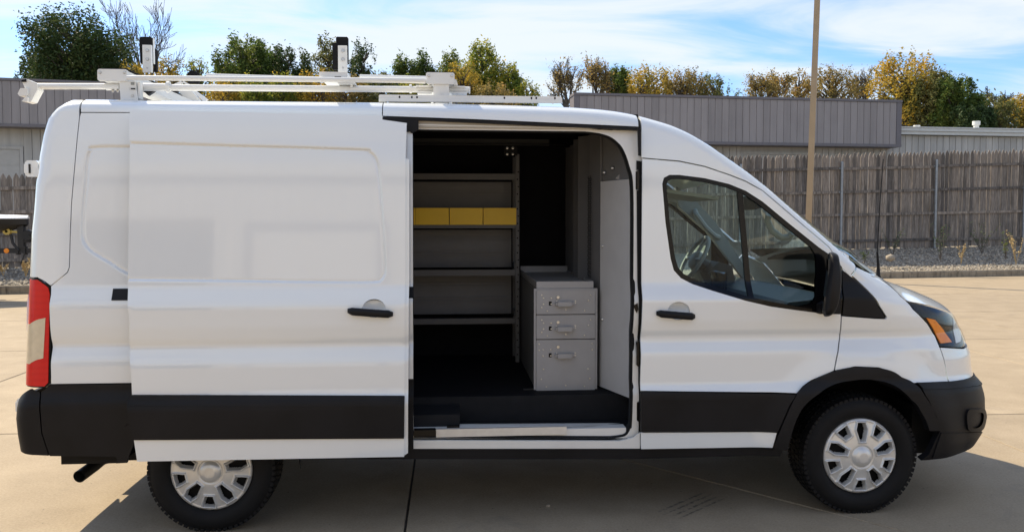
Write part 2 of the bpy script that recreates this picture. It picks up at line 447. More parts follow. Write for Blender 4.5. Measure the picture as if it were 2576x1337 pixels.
# silhouette of the roof line, windscreen pillar and cowl, as (x, z)
_sil = [(114.5, 279), (138, 253.5), (156, 247.5), (175, 246), (217, 245.6), (321, 247.5), (470, 249.5), (960, 254), (1100, 256), (1252, 260), (1432, 266), (1509, 271.5),
        (1561, 278), (1606, 287), (1638, 296), (1689, 311), (1734, 331), (1784, 361), (1834.5, 397), (1876, 426), (1939, 476.5), (2002, 533), (2086, 606), (2155, 669),
        (2190, 688), (2223, 700), (2290, 726)]
_st = np.array([at(u, v, 0.16)[[0, 2]] for u, v in _sil])
_sx = np.linspace(-1.5, 5.2, 1400)
_sz = np.interp(_sx, _st[:, 0], _st[:, 1])
_k2 = np.exp(-0.5 * (np.arange(-30, 31) * (_sx[1] - _sx[0]) / 0.03) ** 2); _k2 /= _k2.sum()
_szs = np.convolve(np.pad(_sz, 30, mode='edge'), _k2, mode='valid')
def ztop(x): return np.interp(x, _sx, _szs)

FA, FN = 0.80, 2.7         # nose plan: superellipse half length and power
RA, RN = 0.17, 3.2         # tail plan
_xfz = [0.0, 3.0]; _xf = [4.75, 4.75]
_xrz = [0.0, 3.0]; _xr = [-1.2, -1.2]
def xf(z): return np.interp(z, _xfz, _xf)
def xr(z): return np.interp(z, _xrz, _xr)
AXF, AXR, WZ = 3.75, 0.0, 0.345
def base_y(x, z):
    y = prof(z) + np.clip(x - 2.6, 0, 3) ** 2 * 0.012
    r = np.hypot(x - AXF, (z - WZ) * 1.0)
    fl = np.clip((0.70 - r) / 0.20, 0, 1); fl = fl * fl * (3 - 2 * fl)
    y = y - 0.030 * fl * np.clip((x - 2.9) / 0.3, 0, 1)
    d = ztop(x) - z
    q = np.clip((0.075 - d) / 0.075, 0, 1)
    y = y + 0.10 * (1 - np.sqrt(np.clip(1 - q * q, 0, 1)))
    return y
def nose(x, z):
    t = np.clip((x - (xf(z) - FA)) / FA, 0, 0.99999)
    return 1.0 * (1 - np.power(1 - np.power(t, FN), 1 / FN))
def tail(x, z):
    t = np.clip(((xr(z) + RA) - x) / RA, 0, 0.99999)
    return 1.0 * (1 - np.power(1 - np.power(t, RN), 1 / RN))
def Ymain(x, z):
    y = base_y(x, z); return y + (1.031 - y) * (nose(x, z) + tail(x, z))
# param t: equals x on the flat side, runs round the corner beyond it; full quarter = FA + 0.7
FL, RL = 1.5, 0.9
def S(t, z):
    t = np.asarray(t, float); z = np.asarray(z, float)
    x0 = xf(z) - FA; x1 = xr(z) + RA
    ph = np.clip((t - x0) / FL, 0, 1) * (math.pi / 2); ph2 = np.clip((x1 - t) / RL, 0, 1) * (math.pi / 2)
    x = np.where(t > x0, x0 + FA * np.power(np.sin(ph), 2 / FN), np.where(t < x1, x1 - RA * np.power(np.sin(ph2), 2 / RN), t))
    y = base_y(np.clip(x, -1.4, 4.6), z)
    y = y + (1.031 - y) * (np.where(t > x0, 1 - np.power(np.cos(ph), 2 / FN), 0) + np.where(t < x1, 1 - np.power(np.cos(ph2), 2 / RN), 0))
    return np.stack([x, y, z], -1)
def x2t(x, z):
    x0 = xf(z) - FA; x1 = xr(z) + RA
    if x > x0: return x0 + FL * math.asin(min(1, ((x - x0) / FA)) ** (FN / 2)) / (math.pi / 2)
    if x < x1: return x1 - RL * math.asin(min(1, ((x1 - x) / RA)) ** (RN / 2)) / (math.pi / 2)
    return x
def ucol(x, y, v):
    """height at which a vertical line through (x, y) meets image row v"""
    z = 1.0
    for _ in range(6):
        dz = 0.01; v0 = proj((x, y, z))[1]; v1 = proj((x, y, z + dz))[1]
        z += (v - v0) / ((v1 - v0) / dz)
    return z
def corner_fit(pts, front):
    zs, xs = [], []
    ph = np.linspace(0.02, 1.55, 140)
    for u, v in pts:
        lo, hi = (3.6, 5.6) if front else (-2.6, 0.2)
        for _ in range(26):
            m = 0.5 * (lo + hi)
            if front:
                X = m - FA + FA * np.sin(ph) ** (2 / FN); Y = 0.03 + 0.97 * (1 - np.cos(ph) ** (2 / FN))
            else:
                X = m + RA - RA * np.sin(ph) ** (2 / RN); Y = 0.05 + 0.97 * (1 - np.cos(ph) ** (2 / RN))
            P = np.stack([X, Y, np.full_like(X, 1.75 - (v - 548) / 430)], -1) - CAM
            dep = P @ _a
            # height so that each column meets row v (camera pitch is small, two passes)
            for _k in range(3):
                vv = HPX / 2 + SHV - FPX * (P @ _u) / (P @ _a)
                P[:, 2] += (vv - v) * (P @ _a) / FPX
            U = WPX / 2 + FPX * (P @ _r) / (P @ _a)
            i = U.argmax() if front else U.argmin()
            if U[i] < u: lo = m
            else: hi = m
        xs.append(m); zs.append(P[i, 2] + CAM[2])
    o = np.argsort(zs); return list(np.array(zs)[o]), list(np.array(xs)[o])
_xfz, _xf = corner_fit([(2312, 1157), (2388, 1147), (2427, 1133), (2455, 1113), (2474, 1082), (2481.6, 1046), (2480, 999), (2470, 965), (2456, 950), (2452.6, 915), (2450, 887), (2441, 868), (2429, 832), (2412.7, 805), (2396, 777), (2374, 755), (2333, 736)], True)
_xrz, _xr = corner_fit([(67, 1140), (58, 1085), (54.5, 1045), (58, 1012), (64, 985), (72, 970), (71.5, 932), (72, 778), (72.5, 690), (73.5, 592), (78, 526), (81, 458), (86, 420), (88, 390), (96, 337), (106, 295), (114.5, 279), (122, 267), (138, 253)], False)
def hit(u, v, Yf=Ymain, corner=True):
    """(t, z) on the body side under pixel (u, v)"""
    if corner and (u > 2290 or u < 140):
        ph = np.linspace(0.0, 1.0, 260); z = np.full(260, 1.75 - (v - 548) / 430)
        for _ in range(5):
            t = (xf(z) - FA + FL * ph) if u > 1000 else (xr(z) + RA - RL * ph)
            P = S(t, z); D = P - CAM
            vv = HPX / 2 + SHV - FPX * (D @ _u) / (D @ _a)
            z = z + (vv - v) * (D @ _a) / FPX
        U = WPX / 2 + FPX * (D @ _r) / (D @ _a)
        ok = np.nonzero(U >= u)[0] if u > 1000 else np.nonzero(U <= u)[0]
        if len(ok) and ok[0] > 0:
            i = ok[0]; f = (u - U[i - 1]) / (U[i] - U[i - 1])
            return float(t[i - 1] + f * (t[i] - t[i - 1])), float(z[i - 1] + f * (z[i] - z[i - 1]))
        if not len(ok):
            i = U.argmax() if u > 1000 else U.argmin(); return float(t[i]), float(z[i])
    Y = 0.05
    for _ in range(60):
        p = at(u, v, Y); Y = 0.6 * Y + 0.4 * float(Yf(p[0], p[2]))
    return (x2t(float(p[0]), float(p[2])) if corner else float(p[0])), float(p[2])
def PX(pts, Yf=Ymain, corner=True): return [hit(u, v, Yf, corner) for u, v in pts]
def smooth_poly(pts, n=6, closed=True):
    """Catmull-Rom through the points"""
    P = [np.array(p, float) for p in pts]; k = len(P); o = []
    rng = range(k) if closed else range(k - 1)
    for i in rng:
        p0 = P[(i - 1) % k] if closed or i > 0 else P[0]; p1 = P[i]; p2 = P[(i + 1) % k]
        p3 = P[(i + 2) % k] if closed or i + 2 < k else P[-1]
        for j in range(n):
            s = j / n
            o.append(tuple(0.5 * (2 * p1 + (p2 - p0) * s + (2 * p0 - 5 * p1 + 4 * p2 - p3) * s * s + (3 * p1 - p0 - 3 * p2 + p3) * s ** 3)))
    if not closed: o.append(tuple(P[-1]))
    return o
def densify(poly, step):
    o = []
    for i in range(len(poly)):
        a = np.array(poly[i]); c = np.array(poly[(i + 1) % len(poly)]); n = max(1, int(math.ceil(np.linalg.norm(c - a) / step)))
        for j in range(n): o.append(a + (c - a) * j / n)
    return np.array(o)
def inside(P, poly):
    x, y = P[:, 0], P[:, 1]; r = np.zeros(len(P), bool); n = len(poly); j = n - 1
    for i in range(n):
        xi, yi = poly[i]; xj, yj = poly[j]
        c = ((yi > y) != (yj > y)) & (x < (xj - xi) * (y - yi) / (yj - yi + 1e-12) + xi); r ^= c; j = i
    return r
def inset(poly, d):
    """move a polygon's outline inwards by d (polygon of any turn)"""
    P = np.array(poly); n = len(P)
    ar = sum(P[i][0] * P[(i + 1) % n][1] - P[(i + 1) % n][0] * P[i][1] for i in range(n))
    sg = 1 if ar > 0 else -1; o = []
    for i in range(n):
        e1 = P[i] - P[i - 1]; e2 = P[(i + 1) % n] - P[i]
        e1 = e1 / (np.linalg.norm(e1) + 1e-9); e2 = e2 / (np.linalg.norm(e2) + 1e-9)
        n1 = np.array([-e1[1], e1[0]]) * sg; n2 = np.array([-e2[1], e2[0]]) * sg
        m = n1 + n2; l = np.linalg.norm(m)
        m = m / l if l > 1e-6 else n1
        k = 1 / max(0.5, m @ n1); o.append(tuple(P[i] + m * d * k))
    return o
def surf_eval(surf, P, off):
    h = 1e-3
    a = surf(P[:, 0], P[:, 1]); dt = surf(P[:, 0] + h, P[:, 1]) - surf(P[:, 0] - h, P[:, 1]); dz = surf(P[:, 0], P[:, 1] + h) - surf(P[:, 0], P[:, 1] - h)
    n = np.cross(dt, dz); n /= np.linalg.norm(n, axis=1)[:, None] + 1e-12
    return a + n * (off[:, None] if isinstance(off, np.ndarray) else off), n
def panel(name, poly, mat, parent=van, holes=(), surf=None, off=0.0, thick=0.014, grid=0.04, gap=0.0025, extra=None, mirror=False, bevel=0.003):
    surf = surf or S
    if gap: poly = inset(poly, gap); holes = [inset(h, -gap) for h in holes]
    loops = [densify(poly, grid * 0.7)] + [densify(h, grid * 0.7) for h in holes]
    lo = loops[0].min(0); hi = loops[0].max(0)
    gx, gy = np.meshgrid(np.arange(lo[0] + grid * 0.37, hi[0], grid), np.arange(lo[1] + grid * 0.41, hi[1], grid))
    G = np.stack([gx.ravel(), gy.ravel()], 1)
    if extra is not None: G = np.concatenate([G, np.array(extra)])
    ok = inside(G, loops[0])
    for h in loops[1:]: ok &= ~inside(G, h)
    B = np.concatenate(loops)
    G = G[ok]
    if len(G):
        dmin = np.full(len(G), 9.0)
        for k in range(0, len(B), 200): dmin = np.minimum(dmin, np.sqrt(((G[:, None] - B[None, k:k + 200]) ** 2).sum(2)).min(1))
        G = G[dmin > grid * 0.25]
    pts = np.concatenate([B, G]); E = []; s = 0
    for L in loops:
        n = len(L); E += [(s + i, s + (i + 1) % n) for i in range(n)]; s += n
    vo, eo, fo, ov, oe, of = delaunay_2d_cdt([Vector(p) for p in pts], E, [], 0, 1e-6, True)
    V2 = np.array([(q.x, q.y) for q in vo]); T = np.array([f for f in fo if len(f) == 3])
    cen = V2[T].mean(1); ok = inside(cen, loops[0])
    for h in loops[1:]: ok &= ~inside(cen, h)
    T = T[ok]
    a, c, d = V2[T[:, 0]], V2[T[:, 1]], V2[T[:, 2]]
    flip = ((c - a)[:, 0] * (d - a)[:, 1] - (c - a)[:, 1] * (d - a)[:, 0]) < 0
    T[flip] = T[flip][:, ::-1]
    P, N = surf_eval(surf, V2, off)
    V = [P]; NN = [N]; F = [tuple(t) for t in T]; base = len(P)
    # rim running inwards, with its own normals
    for li, L in enumerate(loops):
        Pt, Nt = surf_eval(surf, L, off); n = len(L)
        tan = np.roll(Pt, -1, 0) - np.roll(Pt, 1, 0); tan /= np.linalg.norm(tan, axis=1)[:, None] + 1e-9
        ar = np.sum(L[:, 0] * np.roll(L[:, 1], -1) - np.roll(L[:, 0], -1) * L[:, 1])
        out_ = np.cross(tan, Nt) * (1 if (ar > 0) == (li == 0) else -1)
        Pb = Pt - Nt * thick
        V += [Pt, Pb]; NN += [out_, out_]
        for i in range(n):
            j = (i + 1) % n; q = (base + i, base + n + i, base + n + j, base + j)
            F.append(q if (ar > 0) else q[::-1])
        base += 2 * n
    V = np.concatenate(V); NN = np.concatenate(NN)
    if mirror:
        k = len(V); V = np.concatenate([V, V * (1, -1, 1) + (0, WID, 0)]); NN = np.concatenate([NN, NN * (1, -1, 1)]); F = F + [tuple(i + k for i in f[::-1]) for f in F]
    me = bpy.data.meshes.new(name); me.from_pydata(V.tolist(), [], F); me.update()
    me.polygons.foreach_set('use_smooth', [True] * len(me.polygons))
    me.normals_split_custom_set_from_vertices(NN.tolist())
    return link(name, me, mat, parent)
def far_copy(o, parent=van):
    """the same part on the driver's side"""
    c = o.copy(); C.objects.link(c); c.parent = parent; c.scale = (1, -1, 1); c.location = (0, WID, 0)
    for ch in list(o.children):
        q = ch.copy(); C.objects.link(q); q.parent = c
    return c
def zx(t, v):  # helper: (t, z) of image row v at a given t on the flat side
    p = S(np.array([t]), np.array([1.0]))[0]; return (t, ucol(p[0], p[1], v))
TC_F = lambda z: float(xf(z)) - FA + FL      # centre line of the nose
TC_R = lambda z: float(xr(z)) + RA - RL      # centre line of the tail

def cup_outline(cu, cv, Yf, corner):
    cx_, cz_ = hit(cu, cv, Yf, corner); return [(cx_ + 0.062 * math.cos(a), cz_ + 0.010 + 0.050 * math.sin(a)) for a in np.linspace(0, 2 * math.pi, 28)[:-1]]
# ---- body panels on the passenger side
gap_rear = PX([(212, 251), (203, 283), (200, 295), (190, 394), (180, 509), (176.8, 585), (174.5, 671), (170, 684.5), (127.5, 719)])
X_OPEN_L = hit(1040, 700)[0]            # rear edge of the side door opening (hidden by the slid door)
roof_line = PX([(203, 283), (328, 283.3), (962, 292)])
def top_edge(t0, t1, n):                # just under the roof edge
    return [(t, float(ztop(t)) - 0.001) for t in np.linspace(t0, t1, n)]
t962 = hit(962, 280)[0]
roof_r = panel('roof_side_panel', roof_line + top_edge(roof_line[2][0], gap_rear[0][0] + 0.003, 30), 'white_paint', grid=0.02)
rear_arch = [(0.0 + 0.47 * math.cos(a), 0.30 + 0.50 * math.sin(a)) for a in np.linspace(0.02, math.pi - 0.02, 24)]
zc = hit(200, 966)[1]                    # top of the black lower cladding
# stamped window recess of the rear quarter
qwin = smooth_poly(PX([(420, 371), (244.5, 370.6), (228, 380), (219.7, 400), (214.8, 460), (208.8, 526), (207.5, 585), (211.5, 608), (231, 631.6), (274, 658), (320.5, 686), (420, 730)]), 5, False)
def dist_to(poly, t, z):
    P = np.stack([np.ravel(t), np.ravel(z)], 1); best = np.full(len(P), 9.0)
    for i in range(len(poly) - 1):
        a = np.array(poly[i]); d = np.array(poly[i + 1]) - a; L = d @ d + 1e-12
        s = np.clip(((P - a) @ d) / L, 0, 1); best = np.minimum(best, np.linalg.norm(P - a - s[:, None] * d, axis=1))
    return best.reshape(np.shape(t))
def stamped(base, line, closedpoly, depth=0.008, wdt=0.012):
    def f(t, z):
        p = base(t, z); d = dist_to(line, t, z)
        ins = inside(np.stack([np.ravel(t), np.ravel(z)], 1), closedpoly).reshape(np.shape(t))
        s = np.where(ins, d, -d) / wdt; s = np.clip(s * 0.5 + 0.5, 0, 1); s = s * s * (3 - 2 * s)
        p = np.array(p); p[..., 1] += depth * s + 0.007 * np.exp(-(d / (wdt * 0.6)) ** 2); return p
    return f
def band(line, offs):
    L = densify(list(line), 0.02)[:-1]; tg = np.roll(L, -1, 0) - np.roll(L, 1, 0); tg /= np.linalg.norm(tg, axis=1)[:, None] + 1e-9
    nn = np.stack([-tg[:, 1], tg[:, 0]], 1); return np.concatenate([L + nn * o for o in offs])
Sq = stamped(S, qwin, qwin)
offs = [-0.018, -0.012, -0.006, 0, 0.006, 0.012, 0.018]
tt = gap_rear[-1]
quarter = [gap_rear[-1]] + PX([(127.5, 740), (128, 966)]) + [(0.47, zc)] + [(X_OPEN_L, zc), (X_OPEN_L, roof_line[2][1] - 0.01)] + [roof_line[2], roof_line[1], roof_line[0]] + gap_rear[2:-1]
qp = panel('rear_quarter_panel', quarter, 'white_paint', surf=Sq, grid=0.035, extra=band(qwin, offs))
# rear door wrapped round the corner, taken to the centre line and mirrored
rd = [gap_rear[0]] + gap_rear[2:] + PX([(104, 703), (95, 698), (73.4, 696.7)])
zt_l = rd[-1][1]
rd += [(TC_R(zt_l), zt_l), (TC_R(2.40), 2.40), (TC_R(2.40) + RL * 0.9, 2.41)]
rdoor = panel('rear_door', rd, 'white_paint', grid=0.03, mirror=True)
lamp = PX([(73.4, 697.5), (95, 699), (104, 704), (125.5, 721), (127, 740), (126.5, 963), (115.5, 975), (73.4, 973)])
z0l, z1l = lamp[-1][1], lamp[0][1]
lamp_full = lamp + [(lamp[-1][0] - 0.10, z0l), (lamp[0][0] - 0.10, z1l)]
def Sl(t, z):
    p = np.array(S(t, z)); p[..., 1] += np.interp(z, [0.7, 1.45], [0.004, 0.062]) - prof(z); return p
tl = panel('tail_light', lamp_full, 'gloss_black', surf=Sl, grid=0.015, off=-0.006)
panel('red_lens', inset(lamp_full, 0.010), 'red_lens', parent=tl, surf=Sl, grid=0.015, off=0.000, gap=0)
clear = PX([(72, 816), (110, 800), (110, 900), (75, 915)])
panel('clear_lens', clear[1:3] + [clear[3], (clear[3][0] - 0.09, clear[3][1]), (clear[0][0] - 0.09, clear[0][1]), clear[0]], 'lens_clear', parent=tl, surf=Sl, grid=0.015, off=0.003, gap=0)
far_copy(tl)
rp = panel('rear_closing_panel', [(lamp[0][0] - 0.103, z1l), (lamp[-1][0] - 0.103, z0l), (TC_R(z0l), z0l), (TC_R(z1l), z1l)], 'white_paint', mirror=True)
# lower cladding behind the rear wheel and the rear bumper
zb = hit(134, 1151)[1]
clad = PX([(104, 985), (128, 966.5)]) + [(-0.0, zc), (-0.44, 0.62)] + [(0 + 0.49 * math.cos(a), 0.30 + 0.50 * math.sin(a)) for a in np.linspace(2.35, math.pi - 0.24, 10)] + [(-0.49, zb)] + PX([(126, 1146), (107, 1087), (103, 1010)])
panel('rear_cladding', clad, 'black_plastic', off=0.008, grid=0.03)
rb = PX([(103, 992), (106, 1087), (125, 1145.5), (58, 1136)])
rb = PX([(79, 976), (102, 984)]) + rb[:3] + [rb[3], (TC_R(rb[3][1]), rb[3][1]), (TC_R(0.74), 0.755)] + [(rb[0][0] - 0.30, 0.76)]
panel('rear_bumper', rb, 'black_plastic', off=0.006, grid=0.03, mirror=True)
arch_r = [(0 + 0.50 * math.cos(a), 0.30 + 0.53 * math.sin(a)) for a in np.linspace(0.22, math.pi - 0.22, 30)] + [(0 + 0.44 * math.cos(a), 0.30 + 0.46 * math.sin(a)) for a in np.linspace(math.pi - 0.26, 0.26, 30)]
panel('wheel_arch_trim', arch_r, 'black_plastic', off=0.016, grid=0.03)
cl2 = [(0.50, zb), (X_OPEN_L, zb), (X_OPEN_L, zc), (0.02, zc), (0.05, 0.835)] + [(0 + 0.50 * math.cos(a), 0.30 + 0.53 * math.sin(a)) for a in np.linspace(1.4, 0.1, 12)]
panel('side_cladding', cl2, 'black_plastic', off=0.004, grid=0.04)
# roof side above the opening and above the front door
rl2 = PX([(962, 292.5), (1200, 301), (1400, 310), (1607, 319.5)])
panel('roof_side_panel', rl2 + top_edge(rl2[-1][0], rl2[0][0], 36), 'white_paint', grid=0.02)
jl = PX([(1613, 320), (1613, 397)])
pill = PX([(1709, 405), (1772, 418), (1834.5, 439), (1876, 455.6), (1918, 478.6), (2002, 550), (2086, 621), (2140, 693)])
tj = hit(2153, 669.5)
panel('windscreen_pillar', [jl[0], jl[1]] + pill + [tj] + top_edge(tj[0], jl[0][0], 60), 'white_paint', grid=0.022)
# front door
win_o = PX([(1667, 462), (1671, 448), (1684, 441), (1709, 441), (1772, 449), (1834.5, 464), (1876, 481), (1918, 508), (1981, 560), (2060, 623), (2092, 645), (2116, 668), (2116, 789), (2077, 788), (1998, 778), (1939, 769.6),
            (1876, 755), (1793, 730), (1742, 713), (1713, 698), (1696, 679), (1688, 650), (1675, 558)])
dtop = [(1615, 398), (1709, 406), (1772, 419), (1834.5, 440), (1876, 456.6), (1918, 479.6), (2002, 551), (2086, 622), (2117, 668)]
dfront = [(2116, 790), (2115.5, 810), (2112, 849), (2104, 900), (2098, 932)]
arch_out = [(2098, 932), (2041, 956), (2020, 971), (2004, 989)]
fd = PX(dtop + dfront + arch_out[1:] + [(1611, 983), (1613, 700)])
win_hole = [p for p in win_o]
fdoor = panel('front_door', fd, 'white_paint', holes=[win_hole, cup_outline(1707, 786, Ymain, True)], grid=0.03)
# window frame and panes sit on a plane just inside the door skin
win_frame_o = win_o
gl = PX([(1676, 465), (1680, 455), (1690, 449.5), (1709, 449), (1772, 457), (1830, 471), (1870, 487), (1908, 513), (1970, 564), (2040, 621), (2052, 640), (2054, 690), (2051, 745), (2040, 764), (2010, 771), (1944, 760),
         (1880, 745), (1797, 720), (1748, 703), (1720, 689), (1706, 673), (1698, 647), (1684, 556)])
wf = panel('window_frame', win_frame_o, 'gloss_black', parent=fdoor, holes=[gl], off=-0.001, gap=-0.001, grid=0.03)
panel('window_pane', inset(gl, -0.008), 'window_glass', parent=fdoor, off=-0.014, gap=0, thick=0.003, grid=0.05)
panel('window_divider', PX([(1855, 478), (1869, 485), (1898, 752), (1884, 749)]), 'gloss_black', parent=fdoor, off=-0.004, gap=0, grid=0.03)
# lower door: black trim, white sill
tr = PX([(1611, 984), (2003, 990.5), (1985, 1020), (1956, 1086), (1611, 1085.5)])
trp = panel('door_trim', tr, 'black_plastic', parent=fdoor, off=0.012, grid=0.03, thick=0.03)
panel('trim_bevel', PX([(1612, 984), (2003, 990.5), (1993, 1008), (1612, 1007)]), 'black_plastic', parent=fdoor, off=0.0145, grid=0.03)
panel('door_sill', PX([(1611, 1086), (1955, 1086.5), (1944, 1126), (1611, 1129)]), 'white_paint', parent=fdoor, off=0.004, grid=0.03)
# fender, triangle, nose
tri = PX([(2118, 679), (2228, 797), (2226, 800.5), (2118, 793)])
panel('fender_corner_trim', tri, 'black_plastic', off=0.002, grid=0.02)
fe = PX([(2099, 932), (2105, 900), (2113, 849), (2116.5, 810), (2117, 794)]) + [hit(2228, 801.5), hit(2230.5, 797)] + [hit(2120, 677)] + PX([(2141, 695), (2154, 671), (2190, 689), (2216, 703), (2236, 717), (2258, 736), (2277, 755), (2296, 777), (2332, 813), (2351, 843), (2363, 872), (2377, 915), (2386, 960), (2299, 963)]) + \
    PX([(2293, 962), (2250, 936), (2210, 924), (2151, 921.5)])
fend = panel('front_fender', fe, 'white_paint', grid=0.025)
fo_ = smooth_poly(PX([(1943, 1128), (1966, 1066), (2003, 989.4), (2041, 956), (2098, 932), (2151, 921.6), (2210, 924), (2250, 936), (2293, 962), (2333, 1007), (2352, 1047), (2360, 1082)]), 9, False)
fi_ = smooth_poly(PX([(2333, 1082), (2321, 1050.5), (2289, 1005), (2250, 973.6), (2198, 956), (2151, 955), (2088, 972), (2033, 1007), (2001, 1054), (1978, 1131)]), 9, False)
fa = panel('wheel_arch_trim', fo_ + fi_, 'black_plastic', off=0.018, grid=0.025, thick=0.05)
# headlight
hl = PX([(2278, 755.5), (2319, 764), (2360, 775), (2390, 787), (2408, 800), (2418, 822), (2424, 845), (2424, 874), (2364, 871.5), (2352, 843), (2333, 813), (2297, 777)])
hlp = panel('headlight', hl, 'gloss_black', off=-0.006, grid=0.02, gap=0.002)
panel('turn_lens', PX([(2331, 799), (2352, 803.5), (2374, 830), (2395, 860), (2367, 863), (2352, 835)]), 'amber', parent=hlp, off=0.001, gap=0.001, grid=0.02)
panel('lens_cover', hl, 'clear_lens', parent=hlp, off=0.006, gap=0.004, grid=0.02, thick=0.004)
lb = PX([(2398, 800), (2412, 822), (2417, 858), (2406, 862), (2399, 830)])
panel('reflector', lb, 'silver', parent=hlp, off=-0.002, gap=0, grid=0.015)
# white fascia below the headlight, continued to the centre line
zf1 = hit(2424, 875)[1]; zf0 = hit(2450, 945)[1]
fasc = PX([(2365, 873), (2424, 876)]) + [(TC_F(zf1), zf1), (TC_F(zf0), zf0)] + PX([(2445, 947), (2387, 959.5), (2377.5, 915)])
panel('front_fascia', fasc, 'white_paint', grid=0.025, mirror=True)
gr_top = 1.13
panel('grille', [hit(2425, 873), (TC_F(zf1), zf1 + 0.002), (TC_F(1.16), 1.16), hit(2410, 801)], 'gloss_black', grid=0.03, off=-0.01, mirror=True)
zb0 = hit(2400, 1146)[1]
bp = PX([(2302, 961), (2387, 957.5), (2446, 945.5)]) + [(TC_F(zf0), zf0 - 0.004), (TC_F(zb0), zb0)] + PX([(2388, 1146), (2313, 1156), (2333, 1141), (2361, 1083), (2353, 1047), (2334, 1007)])
def Sb(t, z):
    p = np.array(S(t, z)); n = 0.028 * np.exp(-((z - 0.60) / 0.14) ** 2); p[..., 1] -= n * np.clip((np.asarray(t) - 4.0) / 0.3, 0, 1); return p
bump = panel('front_bumper', bp, 'black_plastic', surf=S, off=0.008, grid=0.025, mirror=True, thick=0.04)
panel('bumper_lip', PX([(2364, 1086), (2412, 1087), (2452, 1085), (2470, 1083), (2462, 1098), (2445, 1115), (2420, 1131), (2388, 1142), (2342, 1149), (2352, 1120)]), 'black_plastic', parent=bump, off=0.015, grid=0.025, gap=0, thick=0.01)
panel('bumper_ledge', PX([(2306, 964), (2387, 960), (2440, 949), (2452, 953), (2468, 966), (2440, 972), (2387, 977), (2320, 979)]), 'black_plastic', parent=bump, off=0.013, grid=0.025, gap=0, thick=0.01)
panel('fog_insert', smooth_poly(PX([(2438, 1042), (2464, 1038), (2464, 1058), (2455, 1070), (2439, 1070)]), 4), 'gloss_black', parent=bump, off=0.003, gap=0, grid=0.015)
panel('fog_bezel', smooth_poly(PX([(2428, 1030), (2450, 1026), (2470, 1028), (2472, 1060), (2462, 1080), (2436, 1083), (2426, 1068)]), 4), 'black_plastic', parent=bump, off=0.020, grid=0.015, thick=0.02, holes=[smooth_poly(PX([(2438, 1042), (2464, 1038), (2464, 1058), (2455, 1070), (2439, 1070)]), 4)])
# rockers
panel('rocker_panel', PX([(725, 1158), (725, 1130), (1606, 1131), (1976, 1131), (1966, 1151), (1606, 1158)]), 'black_plastic', off=-0.02, grid=0.05, thick=0.08)
panel('sill_panel', PX([(1019, 1107.5), (1560, 1109), (1596, 1100), (1612, 1086), (1612, 1130), (1019, 1130.5)]), 'jamb_white', off=-0.012, grid=0.03)
for o in (fdoor, fend, fa, hlp): far_copy(o)
# driver's side body, one sheet behind the front door line
farp = [(t, zb) for t in (-0.5, 2.35)]
far_side = [(gap_rear[-1][0], 0.40), (2.36, 0.40), (2.36, 2.40), (1.0, 2.42), (-0.85, 2.42), gap_rear[3], gap_rear[-1]]
o = panel('driver_side_panel', far_side, 'white_paint', grid=0.06, gap=0.0); o.scale = (1, -1, 1); o.location = (0, WID, 0)
o = panel('windscreen_pillar', [jl[0], jl[1]] + pill + [tj] + top_edge(tj[0], jl[0][0], 40), 'white_paint', grid=0.03); o.scale = (1, -1, 1); o.location = (0, WID, 0)
o = panel('side_cladding', [(0.5, 0.36), (3.2, 0.36), (3.2, 0.75), (-0.9, 0.75), (-0.9, 0.40)] + [(0.5 * math.cos(a), 0.30 + 0.5 * math.sin(a)) for a in np.linspace(math.pi - 0.2, 0.12, 14)], 'black_plastic', off=0.006, grid=0.06); o.scale = (1, -1, 1); o.location = (0, WID, 0)

# ---- roof, windscreen and bonnet: lofted between the two roof edges
def loft(name, xs, crown, bulge, mat, parent=van, ny=17, edge=None, power=2.0, z_off=0.0):
    V = []; F = []
    for i, x in enumerate(xs):
        if edge is None:
            e = S(np.array([x]), np.array([float(ztop(x)) - 0.0015]))[0]
        else: e = edge[i]
        for j in range(ny):
            s = j / (ny - 1); q = 1 - abs(2 * s - 1) ** power
            V.append((e[0] + bulge(i / (len(xs) - 1)) * q, e[1] + (WID - 2 * e[1]) * s, e[2] + z_off + crown(i / (len(xs) - 1)) * q))
    for i in range(len(xs) - 1):
        for j in range(ny - 1): F.append((i * ny + j, (i + 1) * ny + j, (i + 1) * ny + j + 1, i * ny + j + 1))
    return mkmesh(name, V, F, mat, parent, True)
x_ws = hit(1905, 452)[0]
loft('roof', np.linspace(gap_rear[0][0] - 0.10, x_ws, 60), lambda s: 0.045 * min(1, s * 8 + 0.2), lambda s: 0.14 * max(0, (s - 0.72) / 0.28) ** 2, 'white_paint', power=2.4)
x_cw = hit(2165, 675)[0]
loft('windscreen', np.linspace(x_ws + 0.004, x_cw, 30), lambda s: 0.045, lambda s: 0.14 + 0.08 * s, 'window_glass', power=2.4)
hedge = [S(np.array([p[0]]), np.array([p[1]]))[0] for p in smooth_poly(PX([(2185, 690), (2217, 703.5), (2236, 717), (2258, 736), (2278, 754.5), (2319, 763), (2360, 774), (2390, 786), (2406, 799)]), 4, False)]
loft('bonnet', range(len(hedge)), lambda s: 0.135 - 0.135 * s * s, lambda s: 0.10 + 0.16 * s, 'white_paint', edge=hedge, power=1.7)
loft('cowl_grille', np.linspace(x_cw - 0.02, hedge[0][0] + 0.02, 5), lambda s: 0.03, lambda s: 0.2 - 0.1 * s, 'black_plastic', power=2.4, z_off=-0.012)

